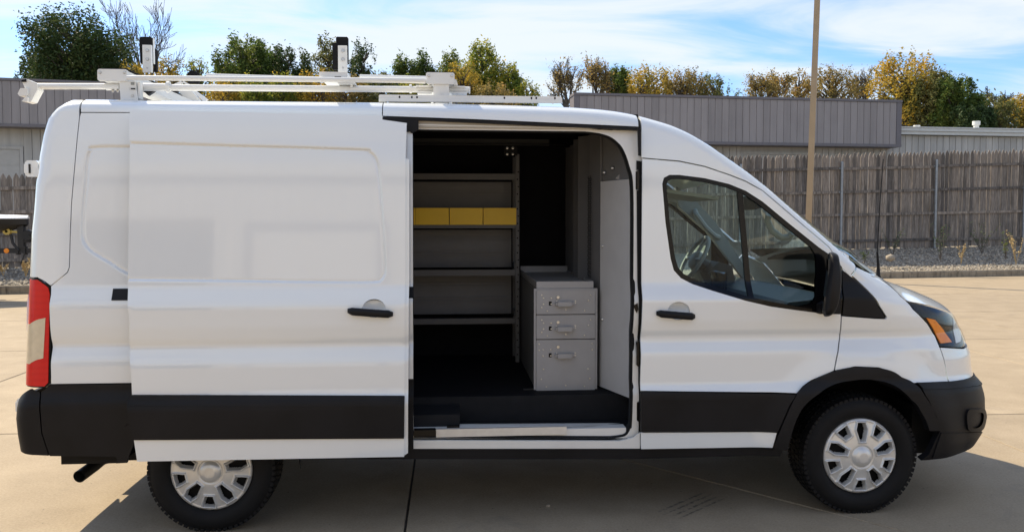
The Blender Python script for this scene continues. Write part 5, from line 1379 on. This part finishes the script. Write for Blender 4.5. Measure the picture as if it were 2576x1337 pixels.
# weeds by the fence
def weed(u, v, d, h, n, mat, name, label, seed, spread=0.25, group=None):
    base = atd(u, v, d); r = random.Random(seed); m = MB(); lv = []; lf = []
    for i in range(n):
        a = r.uniform(0, 6.28); l = h * r.uniform(0.55, 1.0); tip = Vector((math.cos(a) * spread * l, math.sin(a) * spread * l, l)); mid = tip * 0.5 + Vector((0, 0, l * 0.08))
        m.tube([(0, 0, -0.05), mid, tip], [0.006, 0.005, 0.003], 4)
        for j in range(14):
            t = r.uniform(0.25, 1.0); c = mid.lerp(tip, (t - .5) * 2) if t > .5 else Vector((0, 0, 0)).lerp(mid, t * 2)
            d1 = Vector((r.uniform(-1, 1), r.uniform(-1, 1), r.uniform(-.3, .8))).normalized() * r.uniform(0.04, 0.09); d2 = d1.orthogonal().normalized() * 0.014; k = len(lv); lv += [c, c + d1 * .5 + d2, c + d1, c + d1 * .5 - d2]; lf.append((k, k + 1, k + 2, k + 3))
    e = empty(name, tuple(base)); o = m.build('stems', 'straw' if mat == 'straw' else 'bark', e); mkmesh('leaves', lv, lf, mat, e); tag(e, label, 'weed', group); return e
weed(2365, 652, 24.6, 1.1, 9, 'leaf_dark', 'leafy_weed', 'dark green bushy weed in front of the right fence post', 1, 0.28)
weed(2418, 660, 24.2, 0.62, 5, 'straw', 'dry_weed', 'small dry straw coloured weed on the sunny gravel', 2, 0.2)
weed(2556, 660, 24.4, 1.0, 8, 'straw', 'dry_weed', 'tall dry orange weed at the right picture edge', 3, 0.3)
weed(2530, 648, 24.8, 0.85, 6, 'leaf_green', 'leafy_weed', 'thin pale green weed left of the tall dry weed', 4, 0.18)
weed(2175, 657, 24.4, 0.3, 6, 'leaf_dark', 'leafy_weed', 'low green tuft on the gravel near the windscreen pillar', 5, 0.4)
weed(2245, 640, 25.8, 0.9, 9, 'leaf_dark', 'leafy_weed', 'dark weed growing against the fence behind the antenna', 6, 0.5)
weed(2470, 634, 26.4, 1.0, 12, 'leaf_dark', 'leafy_weed', 'dark weed against the fence right of the steel post', 7, 0.6)
weed(65, 690, 19.7, 0.4, 8, 'straw', 'dry_weed', 'dry grass tuft at the fence foot beside the van rear', 8, 0.5)
weed(8, 688, 19.7, 0.35, 6, 'straw', 'dry_weed', 'dry grass tuft at the fence foot at the left picture edge', 9, 0.5)

# ---- light pole
pb = atz(2030, 703.5, 0.0); 
pole = empty('light_pole', (pb[0], pb[1], 0.0)); tag(pole, 'square bronze light pole on a yellow concrete base behind the van', 'light pole')
dpole = (pb - CAM) @ _a
m = MB(); m.lathe([(0.26, -0.1), (0.26, 0.80), (0.235, 0.83), (0.0, 0.83)], (0, 0, 0), (0, 0, 1), 28); m.build('pedestal', 'yellow_paint', pole)
zt = 9.0; lean = 0.022
hw = 0.082
def sq(z, h): 
    x = lean * (z - 0.8); return [(x - h, -h, z), (x + h, -h, z), (x + h, h, z), (x - h, h, z)]
m = MB(); m.add(sq(0.83, hw) + sq(zt, hw * 0.9), [(0, 1, 5, 4), (1, 2, 6, 5), (2, 3, 7, 6), (3, 0, 4, 7), (4, 5, 6, 7)]); o = m.build('shaft', 'pole_bronze', pole); pole.rotation_euler = (0, 0, R(-28))
m = MB(); m.box((-0.15, -0.15, 0.831), (0.15, 0.15, 0.855)); m.build('base_plate', 'pole_bronze', pole)
m = MB(); m.box((-0.5 + lean * 8.2, -0.12, zt + 0.002), (0.5 + lean * 8.2, 0.12, zt + 0.14)); m.build('lamp_head', 'pole_bronze', pole)

# ---- buildings behind the fence
def facade(name, label, P0, ang, length, ztop_, zfas, zw0, fas_from, fas_to, low_from=None, low_z=None, ov=0.8, door=None, vents=()):
    """local x along the front, local y into the building"""
    e = empty(name, (P0[0], P0[1], 0), ang); tag(e, label, 'building')
    pw = 0.305
    m = MB(); m.box((0, ov + 0.05, 0), (length, 14, (low_z or ztop_) - 0.35)); m.build('body', 'wall_cream', e)
    n = int(length / pw); o0 = None
    hwall = (low_z - 0.32) if low_z else zfas + 0.2
    for i in range(n):
        x = i * pw
        if door and door[0] - 0.02 < x + pw / 2 < door[1] + 0.02: continue
        if o0 is None:
            m = MB(); m.prism([(0.008, ov + 0.049), (0.008, ov + 0.010), (0.020, ov), (pw - 0.020, ov), (pw - 0.008, ov + 0.010), (pw - 0.008, ov + 0.049)], 0.3, hwall, 'z'); o0 = m.build('wall_panel', 'wall_cream', e); o = o0
        else: o = o0.copy(); C.objects.link(o)
        o.location = (x, 0, 0)
    # projecting fascia
    m = MB(); m.box((fas_from, 0.03, zfas + 0.12), (fas_to, ov + 0.05, ztop_ - 0.10)); m.build('fascia_box', 'fascia_trim', e)
    o0 = None; k = int((fas_to - fas_from - 0.3) / pw); st = (fas_to - fas_from - k * pw) / 2
    for i in range(k):
        if o0 is None:
            m = MB(); m.prism([(0.006, 0.029), (0.006, 0.008), (0.016, 0.0), (pw - 0.016, 0.0), (pw - 0.006, 0.008), (pw - 0.006, 0.029)], zfas + 0.12, ztop_ - 0.11, 'z'); o0 = m.build('fascia_panel', 'fascia_brown', e); o = o0
        else: o = o0.copy(); C.objects.link(o)
        o.location = (fas_from + st + i * pw, 0, 0)
    m = MB(); m.box((fas_from - 0.03, -0.04, ztop_ - 0.10), (fas_to + 0.03, ov + 0.1, ztop_)); m.build('coping', 'fascia_trim', e)
    m = MB(); m.box((fas_from - 0.02, -0.03, zfas), (fas_to + 0.02, ov - 0.002, zfas + 0.12)); m.build('soffit_trim', 'fascia_trim', e)
    m = MB(); m.box((fas_from - 0.02, -0.01, zfas + 0.121), (fas_from + st - 0.004, 0.03, ztop_ - 0.101)); m.box((fas_to - st + 0.004, -0.01, zfas + 0.121), (fas_to + 0.02, 0.03, ztop_ - 0.101)); m.build('corner_trim', 'fascia_trim', e)
    if door:
        m = MB(); m.box((door[0], ov + 0.03, 0), (door[1], ov + 0.048, door[2])); dd = m.build('garage_door', 'door_cream', e)
        m = MB(); nsl = 7
        for q in range(nsl): m.box((door[0] + 0.02, ov + 0.018, door[2] * q / nsl + 0.015), (door[1] - 0.02, ov + 0.0295, door[2] * (q + 1) / nsl - 0.015))
        m.build('door_sections', 'door_cream', dd)
        m = MB(); m.box((door[0] - 0.12, ov - 0.02, 0), (door[0] - 0.002, ov + 0.048, door[2] + 0.12)); m.box((door[1] + 0.002, ov - 0.02, 0), (door[1] + 0.12, ov + 0.048, door[2] + 0.12)); m.box((door[0], ov - 0.02, door[2] + 0.002), (door[1], ov + 0.048, door[2] + 0.12)); m.build('door_frame', 'wall_cream', e)
    if low_from is not None:
        m = MB(); m.box((low_from, ov - 0.25, low_z - 0.30), (length, ov - 0.02, low_z - 0.16)); m.box((low_from, ov - 0.32, low_z - 0.155), (length, ov - 0.02, low_z - 0.02)); m.build('gutter', 'gutter_white', e)
        m = MB(); m.box((low_from, ov - 0.36, low_z - 0.018), (length, 14.2, low_z + 0.03)); m.build('roof_edge', 'gutter_white', e)
        m = MB(); m.box((length - 1.45, ov - 0.13, 0.3), (length - 1.33, ov - 0.03, low_z - 0.31)); m.build('downpipe', 'gutter_white', e)
    for (x, y, r, h, cr, ch) in vents:
        m = MB(); zb = (low_z or ztop_) + 0.03; m.lathe([(r, 0), (r, h)], (x, y, zb), (0, 0, 1), 14); m.lathe([(0, h + ch), (cr, h + ch), (cr, h), (0, h)], (x, y, zb), (0, 0, 1), 14); m.build('roof_vent', 'gutter_white', e)
    return e
dR = 33.0
pR = atd(1445, 233, dR); ztR = pR[2]
e2 = atd(2268, 252, dR * 1.064); angR = math.atan2(e2[1] - pR[1], e2[0] - pR[0]); LR = math.hypot(e2[0] - pR[0], e2[1] - pR[1])
zfR = atd(2030, 366.5, dR * 1.046)[2]
zlow_ = atd(2290, 322.5, dR * 1.064 + 1.0)[2]
def lx(u, v, d): 
    p = atd(u, v, d); return (p[0] - pR[0]) * math.cos(angR) + (p[1] - pR[1]) * math.sin(angR)
bR = facade('long_workshop_building', 'long workshop building with brown panelled fascia and low white-edged roof on the right', pR, angR, LR + 9.0, ztR, zfR, 0, 0.0, LR, LR + 0.03, zlow_, 0.8, door=(lx(1878, 400, dR * 1.05), lx(2060, 400, dR * 1.06), atd(1900, 386, dR * 1.05)[2] - 0.0),
            vents=((lx(2345, 315, 37), 2.6, 0.075, 0.16, 0.15, 0.16), (lx(2424, 317, 37), 2.6, 0.11, 0.04, 0.14, 0.09), (lx(2508, 310, 37), 2.4, 0.12, 0.36, 0.17, 0.18)))
pL = atd(-120, 190, 31.0); angL = R(8); eL = atd(440, 210, 33.0); LL = math.hypot(eL[0] - pL[0], eL[1] - pL[1]); angL = math.atan2(eL[1] - pL[1], eL[0] - pL[0])
ztL = atd(0, 195.5, 31.4)[2]; zfL = atd(40, 318, 31.5)[2]
def lxl(u, v, d):
    p = atd(u, v, d); return (p[0] - pL[0]) * math.cos(angL) + (p[1] - pL[1]) * math.sin(angL)
bL = facade('garage_building', 'building with brown panelled fascia and pale garage door behind the van rear', pL, angL, LL, ztL, zfL, 0, 0.0, LL, None, None, 0.8, door=(lxl(-110, 400, 32.2), lxl(50, 400, 32.4), atd(25, 376, 32.4)[2]))

# ---- boat on a trailer at the left picture edge
bt = atd(-60, 640, 17.5)
tl_ = empty('boat_trailer', (bt[0], bt[1], 0.0), R(4)); tag(tl_, 'dark boat trailer with winch post at the left picture edge', 'trailer')
def L2(u, v, d=17.4): 
    p = atd(u, v, d) - np.array([bt[0], bt[1], 0]); c, s = math.cos(-R(4)), math.sin(-R(4)); return Vector((p[0] * c - p[1] * s, p[0] * s + p[1] * c, p[2]))
zt_ = L2(30, 631).z
m = MB(); a = L2(-330, 632); b_ = L2(140, 632); m.box((a.x, -0.04, zt_ - 0.055), (b_.x, 0.04, zt_ + 0.055)); m.box((a.x, 0.5, zt_ - 0.055), (a.x + 2.2, 0.58, zt_ + 0.05)); m.build('tongue_beam', 'dark_metal', tl_)
m = MB(); p = L2(44, 630); q = L2(42, 565); m.box((p.x - 0.07, -0.06, zt_ + 0.056), (p.x + 0.05, 0.06, q.z)); m.box((p.x - 0.10, -0.07, zt_ - 0.09), (p.x - 0.06, 0.07, zt_ + 0.09)); m.box((p.x + 0.05, -0.07, zt_ - 0.09), (p.x + 0.08, 0.07, zt_ + 0.09)); m.tube([(p.x + 0.05, 0, zt_ - 0.05), (p.x - 0.04, 0, zt_ - 0.30)], 0.012, 6); m.build('winch_post', 'dark_metal', tl_)
m = MB(); p = L2(60, 592); m.lathe([(0, -0.09), (0.11, -0.09), (0.12, -0.05), (0.12, 0.05), (0.11, 0.09), (0, 0.09)], (p.x, 0, p.z), (0, 1, 0), 18); m.box((p.x - 0.14, -0.05, p.z - 0.16), (p.x + 0.16, 0.05, p.z - 0.08)); m.tube([(p.x + 0.05, -0.1, p.z), (p.x + 0.20, -0.16, p.z + 0.03), (p.x + 0.21, -0.16, p.z + 0.12)], 0.012, 6); m.build('winch', 'cover_black', tl_)
m = MB(); p = L2(12, 582); m.lathe([(0.03, -0.06), (0.075, -0.06), (0.055, 0.0), (0.075, 0.06), (0.03, 0.06)], (p.x, -0.05, p.z), (0, 1, 0), 18); m.tube([(p.x + 0.04, -0.05, p.z), (p.x + 0.22, -0.03, p.z - 0.02)], 0.025, 6); m.build('bow_roller', 'yellow_paint', tl_)
m = MB(); p = L2(8, 634); m.lathe([(0, 0.012), (0.05, 0.010), (0.055, 0)], (p.x, -0.041, zt_), (0, -1, 0), 14); m.build('side_marker', 'amber', tl_)
m = MB(); p = L2(26, 600); m.tube([(p.x - 0.05, -0.06, p.z + 0.1), (p.x - 0.02, -0.05, p.z - 0.1), (p.x + 0.10, -0.05, zt_)], 0.03, 8); m.build('brace', 'dark_metal', tl_)
for xx in (-3.4,):
    m = MB(); m.lathe([(0.14, -0.09), (0.27, -0.09), (0.29, -0.06), (0.29, 0.06), (0.27, 0.09), (0.14, 0.09)], (xx, -0.3, 0.29), (0, 1, 0), 28); m.build('trailer_wheel', 'tyre_rubber', tl_); m = MB(); m.lathe([(0, -0.03), (0.14, -0.05)], (xx, -0.3, 0.29), (0, 1, 0), 20); m.build('trailer_rim', 'silver', tl_)
bz = L2(30, 566).z; bzt = L2(10, 546).z; xb_ = L2(60, 550).x
boat = empty('covered_boat', (bt[0], bt[1], 0.0), R(4)); tag(boat, 'white boat bow with black cover edge on the trailer at the left edge', 'boat')
secs = []
for t in np.linspace(0, 1, 12):
    x = xb_ - 0.02 - 4.6 * t; hwid = 0.05 + 0.95 * min(1, t * 2.2) ** 0.6; kz = bz - 0.02 - 0.32 * min(1, t * 3) ** 0.7
    secs.append([(x, -hwid, bzt - 0.04), (x, -hwid * 0.94, bzt - 0.16), (x, -hwid * 0.5, kz + 0.06), (x, 0, kz), (x, hwid * 0.5, kz + 0.06), (x, hwid * 0.94, bzt - 0.16), (x, hwid, bzt - 0.04), (x, 0, bzt - 0.03)])
ring_loft('hull', secs, 'cover_black', boat)
sec2 = []
for t in np.linspace(0, 1, 12):
    x = xb_ - 4.6 * t; hwid = 0.06 + 0.96 * min(1, t * 2.2) ** 0.6; zz_ = bzt + 0.06 * min(1, t * 3)
    sec2.append([(x, -hwid, bzt - 0.035), (x, -hwid, bzt - 0.02), (x, -hwid * 0.5, zz_ + 0.02), (x, 0, zz_ + 0.04), (x, hwid * 0.5, zz_ + 0.02), (x, hwid, bzt - 0.02), (x, hwid, bzt - 0.035), (x, 0, bzt - 0.03)])
ring_loft('deck', sec2, 'hull_white', boat)

# ---- warehouse behind the photographer (seen mirrored in the van side)
wh_ = empty('warehouse', (0, -15.5, 0)); tag(wh_, 'cream metal-sided warehouse with open garage bay reflected in the van side', 'building')
m = MB(); m.box((-24, -10, 0), (-7.9, 0, 4.9)); m.box((-4.3, -10, 0), (26, 0, 4.9)); m.box((-7.9, -10, 3.7), (-4.3, 0, 4.9)); m.build('wall', 'warehouse_cream', wh_)
o0 = None
for i in range(156):
    x = -24 + i * 0.32; zb = 3.75 if -8.0 < x < -4.3 else 0.05
    m = MB(); m.box((x, 0.002, zb), (x + 0.03, 0.03, 4.85)); m.build('siding_rib', 'warehouse_cream', wh_)
m = MB(); m.box((-24.2, -0.2, 4.902), (26.2, 0.15, 5.2)); m.build('eave', 'gutter_white', wh_)
m = MB(); m.box((-7.9, -9.9, 0.0), (-4.3, -9.8, 3.7)); m.build('bay_back_wall', 'dim_inside', wh_)
m = MB(); m.box((-3.6, 0.031, 0), (-3.4, 0.08, 3.6)); m.box((-0.4, 0.031, 0), (-0.2, 0.08, 3.6)); m.box((-3.4, 0.031, 3.4), (-0.4, 0.08, 3.6)); m.build('door_frame', 'fascia_trim', wh_)
m = MB(); m.box((-3.39, 0.031, 0), (-0.41, 0.06, 3.39)); m.build('overhead_door', 'warehouse_cream', wh_)

# ---- trees beyond the fence
def branch(m, p, d, l, r, lev, rnd, tips, spread, maxlev, nkid, up=0.15):
    pts = [p]; rads = [r]; q = p.copy(); dd = d.copy(); n = 4
    for i in range(n):
        dd = (dd + Vector((rnd.gauss(0, .13), rnd.gauss(0, .13), rnd.gauss(0, .08) + up * 0.3))).normalized(); q = q + dd * (l / n); pts.append(q.copy()); rads.append(max(0.02, r * (1 - 0.55 * (i + 1) / n)))
    m.tube(pts, rads, 5 if lev < 2 else 3, caps=False)
    if lev >= maxlev:
        tips.append(pts[-1]); tips.append(pts[-3]); return
    for k in range(nkid):
        t = rnd.uniform(0.35, 1.0) if k else 1.0; i = min(n, max(1, int(t * n))); a = rnd.uniform(0, 6.28); o = dd.orthogonal().normalized(); o.rotate(Matrix.Rotation(a, 3, dd))
        nd = (dd + o * spread * rnd.uniform(0.6, 1.2) + Vector((0, 0, up))).normalized(); branch(m, pts[i].copy(), nd, l * rnd.uniform(0.6, 0.8), rads[i] * 0.65, lev + 1, rnd, tips, spread, maxlev, nkid, up)
def leaves(centers, per, sig, size, rng, shape=None):
    C_ = np.array([tuple(c) for c in centers]); n = len(C_) * per; c = np.repeat(C_, per, 0) + rng.normal(0, 1, (n, 3)) * sig
    if shape is not None: c = c[shape(c)]; n = len(c)
    d1 = rng.normal(0, 1, (n, 3)); d1[:, 2] *= 0.7; d1 /= np.linalg.norm(d1, axis=1)[:, None]; d2 = np.cross(d1, rng.normal(0, 1, (n, 3))); d2 /= np.linalg.norm(d2, axis=1)[:, None] + 1e-9
    s = size * 0.66 * rng.uniform(0.5, 1.4, (n, 1)); V = np.stack([c - d1 * s, c + d2 * s * .45, c + d1 * s, c - d2 * s * .45], 1).reshape(-1, 3); F = np.arange(n * 4).reshape(n, 4); return V, F
def tree(name, label, u, vtop, D, halfw, mat, seed, vbase=330, per=26, size=0.11, kind='round', bare=False, ntip=150, group='trees beyond the buildings', gaps=0.0, bark='bark'):
    top = atd(u, vtop, D); base = np.array([top[0], top[1], 0.0]); hgt = top[2] - 0.0; rad = halfw * D / FPX
    rng = np.random.default_rng(seed); rnd = random.Random(seed)
    e = empty(name, tuple(base)); tag(e, label, 'tree', group)
    m = MB(); tips = []; th = hgt * (0.35 if kind != 'cone' else 0.9); r0 = 0.02 * hgt
    if bare:
        zs = atd(u, vbase, D)[2]
        m.tube([(0, 0, 0), (0.05, 0, zs * .5), (0, 0, zs)], [r0, r0 * .8, r0 * .65], 8)
        for k in range(6):
            a = k * 1.05 + rnd.uniform(-.2, .2); d = Vector((math.cos(a) * 0.55, math.sin(a) * 0.55, 1)).normalized(); branch(m, Vector((0, 0, zs * rnd.uniform(0.9, 1.0))), d, (hgt - zs) * 0.42, r0 * 0.42, 0, rnd, tips, 0.55, 4, 3, 0.12)
        # scale the crown to the wanted outline
        P = np.array([tuple(t) for t in tips]); k = max(np.abs(P[:, 0]).max(), .1); kz = P[:, 2].max()
        m.V = [(x * (1 if z < zs else 1 + (rad / k - 1) * min(1, (z - zs) / (0.3 * (hgt - zs)))), y, z if z < zs else zs + (z - zs) * (hgt - zs) / (kz - zs)) for x, y, z in m.V]
        m.build('trunk', bark, e)
        if mat:
            V, F = leaves([(x * rad / k, y, zs + (z - zs) * (hgt - zs) / (kz - zs)) for x, y, z in P], per, 0.16, size, rng); mkmesh('crown', V, F, mat, e)
        return e
    zc0 = max(0.5, atd(u, vbase, D)[2]); H_ = hgt - zc0
    ntip = int(ntip * 1.7)
    # sample clump centres inside the crown outline
    cs = []
    while len(cs) < ntip:
        x, y, z = rng.uniform(-1, 1), rng.uniform(-1, 1), rng.uniform(0, 1)
        if kind == 'cone': w_ = (1 - z) ** 0.75 * 0.95 + 0.05
        elif kind == 'tall': w_ = math.sin(math.pi * min(1, 0.12 + 0.88 * z)) ** 0.6 * (1 - 0.35 * z)
        else: w_ = math.sqrt(max(0, 1 - ((z - 0.42) / 0.58) ** 2)) if z > 0.42 else 0.75 + 0.25 * z / 0.42
        q = math.hypot(x, y)
        if q > w_: continue
        if q < w_ * 0.45 and rng.random() < 0.75: continue
        if math.sin(2.3 * x * 3 + seed) * math.sin(3.1 * z * 3 + 1.7 * seed) * math.sin(2.7 * y * 3 + seed) > 0.32: continue
        lob = 1 + 0.18 * math.sin(3 * math.atan2(y, x) + seed) + 0.12 * math.sin(7 * z + seed)
        cs.append((x * rad * lob, y * rad * lob, zc0 + z * H_ * 0.96))
    if gaps: cs = [c for c in cs if math.sin(c[0] * 1.3 + seed) * math.sin(c[2] * 1.1 + seed * 2) < 1 - gaps or rng.random() < 0.3]
    m.tube([(0, 0, 0), (0.1, 0, th * 0.5), (0, 0.05, th), (0, 0, hgt * (0.93 if kind == 'cone' else 0.75))], [r0, r0 * .8, r0 * .6, r0 * .15], 8)
    for c in cs[::2]:
        c = Vector(c); st = Vector((0, 0, max(th * 0.4, c.z - 0.45 * math.hypot(c.x, c.y) - 0.5))); mid = st.lerp(c, 0.55) + Vector((rnd.gauss(0, .1), rnd.gauss(0, .1), rnd.gauss(0, .1))); m.tube([st, mid, c], [r0 * 0.28, r0 * .16, 0.018], 4, caps=False)
    m.build('trunk', bark, e)
    sig = np.array([0.075, 0.075, 0.13]) * max(rad, 1.3) * (1.15 if kind == 'tall' else 1.0)
    V, F = leaves(cs, int(per * (1.0 if mat in ('leaf_dark', 'leaf_green') else 0.72)), sig, size, rng); mkmesh('crown', V, F, mat, e)
    return e
T = tree
T('broad_tree', 'big dark green round tree above the left building', 195, 24, 52, 120, 'leaf_dark', 21, vbase=260, per=70, size=0.17, ntip=230)
T('broad_tree', 'dark green spreading shoulder tree at the left of the big round tree', 110, 120, 54, 55, 'leaf_dark', 22, vbase=260, per=60, size=0.16, ntip=80)
T('broad_tree', 'thin greenish tree between the big dark tree and the bare tree', 300, 115, 55, 45, 'leaf_olive', 41, vbase=260, per=45, size=0.14, ntip=70, gaps=0.3)
T('bare_tree', 'leafless pale tree behind the rear end of the ladder rack', 362, -8, 58, 105, None, 23, vbase=215, bare=True, per=1, size=0.09, bark='bark_pale')
T('young_tree', 'golden yellow tree behind the rear ladder stop', 335, 150, 50, 48, 'leaf_gold', 24, vbase=270, per=38, size=0.11, ntip=70)
T('young_tree', 'golden yellow tree right of the rear ladder stop', 425, 138, 50, 50, 'leaf_gold', 25, vbase=270, per=40, size=0.11, ntip=80)
T('young_tree', 'yellow-green tree left of the dark green tree', 500, 142, 51, 46, 'leaf_lime', 26, vbase=270, per=40, size=0.11, ntip=70)
T('broad_tree', 'dense dark green tree with two peaks left of the middle', 610, 92, 50, 75, 'leaf_green', 27, vbase=270, per=60, size=0.15, ntip=150)
T('broad_tree', 'dark tree crown right behind the two-peaked tree', 665, 90, 52, 48, 'leaf_dark', 28, vbase=270, per=60, size=0.14, ntip=100)
T('slim_tree', 'slim dark open tree with upright shoots left of the middle', 724, 92, 50, 30, 'leaf_dark', 29, vbase=270, per=42, size=0.13, ntip=60, kind='tall')
T('slim_tree', 'slim dark tree just left of the front ladder stop', 762, 116, 50, 32, 'leaf_dark', 30, vbase=270, per=46, size=0.13, ntip=60, kind='tall')
T('broad_tree', 'olive green airy tree behind the front ladder stop', 825, 82, 53, 48, 'leaf_olive', 31, vbase=270, per=46, size=0.13, ntip=90, gaps=0.2)
T('broad_tree', 'airy dark tree right of the front ladder stop', 915, 100, 52, 50, 'leaf_dark', 32, vbase=270, per=40, size=0.13, ntip=85, gaps=0.35)
T('conifer_tree', 'small pointed green evergreen in the gap before the yellow tree', 1012, 132, 50, 34, 'leaf_green', 33, vbase=260, per=60, size=0.12, ntip=70, kind='tall')
T('conifer_tree', 'pointed green evergreen next to the small evergreen', 1062, 126, 50, 40, 'leaf_green', 34, vbase=260, per=60, size=0.12, ntip=80, kind='tall')
T('conifer_tree', 'tall dark evergreen left of the yellow-green tree', 1130, 108, 51, 34, 'leaf_green', 35, vbase=260, per=55, size=0.13, ntip=70, kind='tall')
T('young_tree', 'tall yellow-green tree above the front of the ladder rack', 1212, 94, 49, 70, 'leaf_lime', 36, vbase=280, per=62, size=0.13, ntip=160, kind='tall')
T('young_tree', 'golden leaved tree below the tall yellow-green tree', 1165, 150, 47, 62, 'leaf_gold', 37, vbase=290, per=40, size=0.11, ntip=90)
T('young_tree', 'yellow-green tapered tree at the right of the tall yellow-green tree', 1282, 140, 48, 46, 'leaf_lime', 38, vbase=290, per=55, size=0.12, ntip=90, kind='tall')
T('young_tree', 'low green bush tree sloping down to the workshop building', 1325, 200, 47, 32, 'leaf_lime', 39, vbase=290, per=36, size=0.11, ntip=40)
for i, (u, v, mt, hw_, lb) in enumerate(((570, 198, 'leaf_gold', 60, 'low golden hedge tree under the two-peaked tree'), (640, 190, 'leaf_lime', 50, 'low yellow-green hedge tree over the middle of the van roof'), (715, 188, 'leaf_lime', 42, 'low bright green hedge tree beneath the slim dark trees'),
                                     (800, 172, 'leaf_gold', 50, 'low golden hedge tree at the foot of the front ladder stop'), (885, 190, 'leaf_rust', 50, 'low rusty hedge tree right of the front ladder stop'), (960, 182, 'leaf_olive', 50, 'low olive hedge tree before the small evergreens'), (1035, 192, 'leaf_lime', 45, 'low green hedge tree under the evergreens'), (1240, 210, 'leaf_rust', 60, 'brown hedge tree at the foot of the yellow-green trees'))):
    T('hedge_tree', lb, u, v, 45, hw_, mt, 50 + i, vbase=300, per=55, size=0.11, ntip=80, group='hedge trees behind the van roof')
T('bare_tree', 'thin leafless tree with sparse leaves left of the workshop roof', 1425, 148, 50, 50, 'leaf_rust', 61, vbase=250, bare=True, per=2, size=0.10)
T('bare_tree', 'bare brown twiggy tree over the left end of the workshop roof', 1505, 145, 51, 55, 'leaf_rust', 62, vbase=250, bare=True, per=3, size=0.11)
T('broad_tree', 'dark green rounded tree over the workshop roof', 1555, 168, 52, 42, 'leaf_green', 63, vbase=280, per=60, size=0.13, ntip=70)
T('broad_tree', 'golden brown tree over the workshop roof right of the green one', 1630, 162, 50, 66, 'leaf_gold', 64, vbase=280, per=46, size=0.12, ntip=110, gaps=0.15)
T('broad_tree', 'rust brown tree over the middle of the workshop roof', 1720, 172, 51, 62, 'leaf_rust', 65, vbase=280, per=44, size=0.12, ntip=100, gaps=0.2)
T('broad_tree', 'thin olive tree where the workshop tree row slopes down', 1800, 184, 51, 52, 'leaf_olive', 66, vbase=280, per=34, size=0.12, ntip=70, gaps=0.35)
T('bare_tree', 'brown twiggy tree left of the light pole', 1935, 172, 51, 62, 'leaf_rust', 67, vbase=260, bare=True, per=4, size=0.12)
T('broad_tree', 'olive brown tree right behind the light pole', 2095, 160, 51, 66, 'leaf_rust', 68, vbase=290, per=40, size=0.12, ntip=100, gaps=0.25)
T('broad_tree', 'rust coloured tree just left of the light pole', 2010, 172, 52, 50, 'leaf_rust', 69, vbase=290, per=34, size=0.12, ntip=70, gaps=0.3)
T('bare_tree', 'thin grey leafless tree between two brown trees', 2172, 172, 53, 40, 'leaf_rust', 70, vbase=260, bare=True, per=1, size=0.09)
T('broad_tree', 'tallest golden green tree above the end of the brown fascia', 2278, 134, 50, 92, 'leaf_gold', 71, vbase=330, per=50, size=0.14, ntip=170, gaps=0.2)
T('broad_tree', 'dark olive tree behind the low white roof edge', 2345, 172, 49, 70, 'leaf_olive', 72, vbase=340, per=60, size=0.14, ntip=150)
T('broad_tree', 'dark green tree right of the dark olive tree', 2400, 190, 48, 58, 'leaf_green', 73, vbase=340, per=60, size=0.14, ntip=120)
T('broad_tree', 'dark brown tree above the low roof near the right edge', 2490, 238, 49, 60, 'leaf_olive', 74, vbase=345, per=60, size=0.13, ntip=100)
T('bare_tree', 'grey twiggy tree rising above the dark brown tree', 2515, 215, 52, 48, None, 75, vbase=280, bare=True)
T('broad_tree', 'golden olive tree at the right picture edge', 2580, 235, 50, 55, 'leaf_gold', 76, vbase=345, per=55, size=0.13, ntip=100)
T('broad_tree', 'low dark tree row tree behind the roof vents', 2440, 265, 47, 60, 'leaf_dark', 77, vbase=345, per=60, size=0.13, ntip=90)
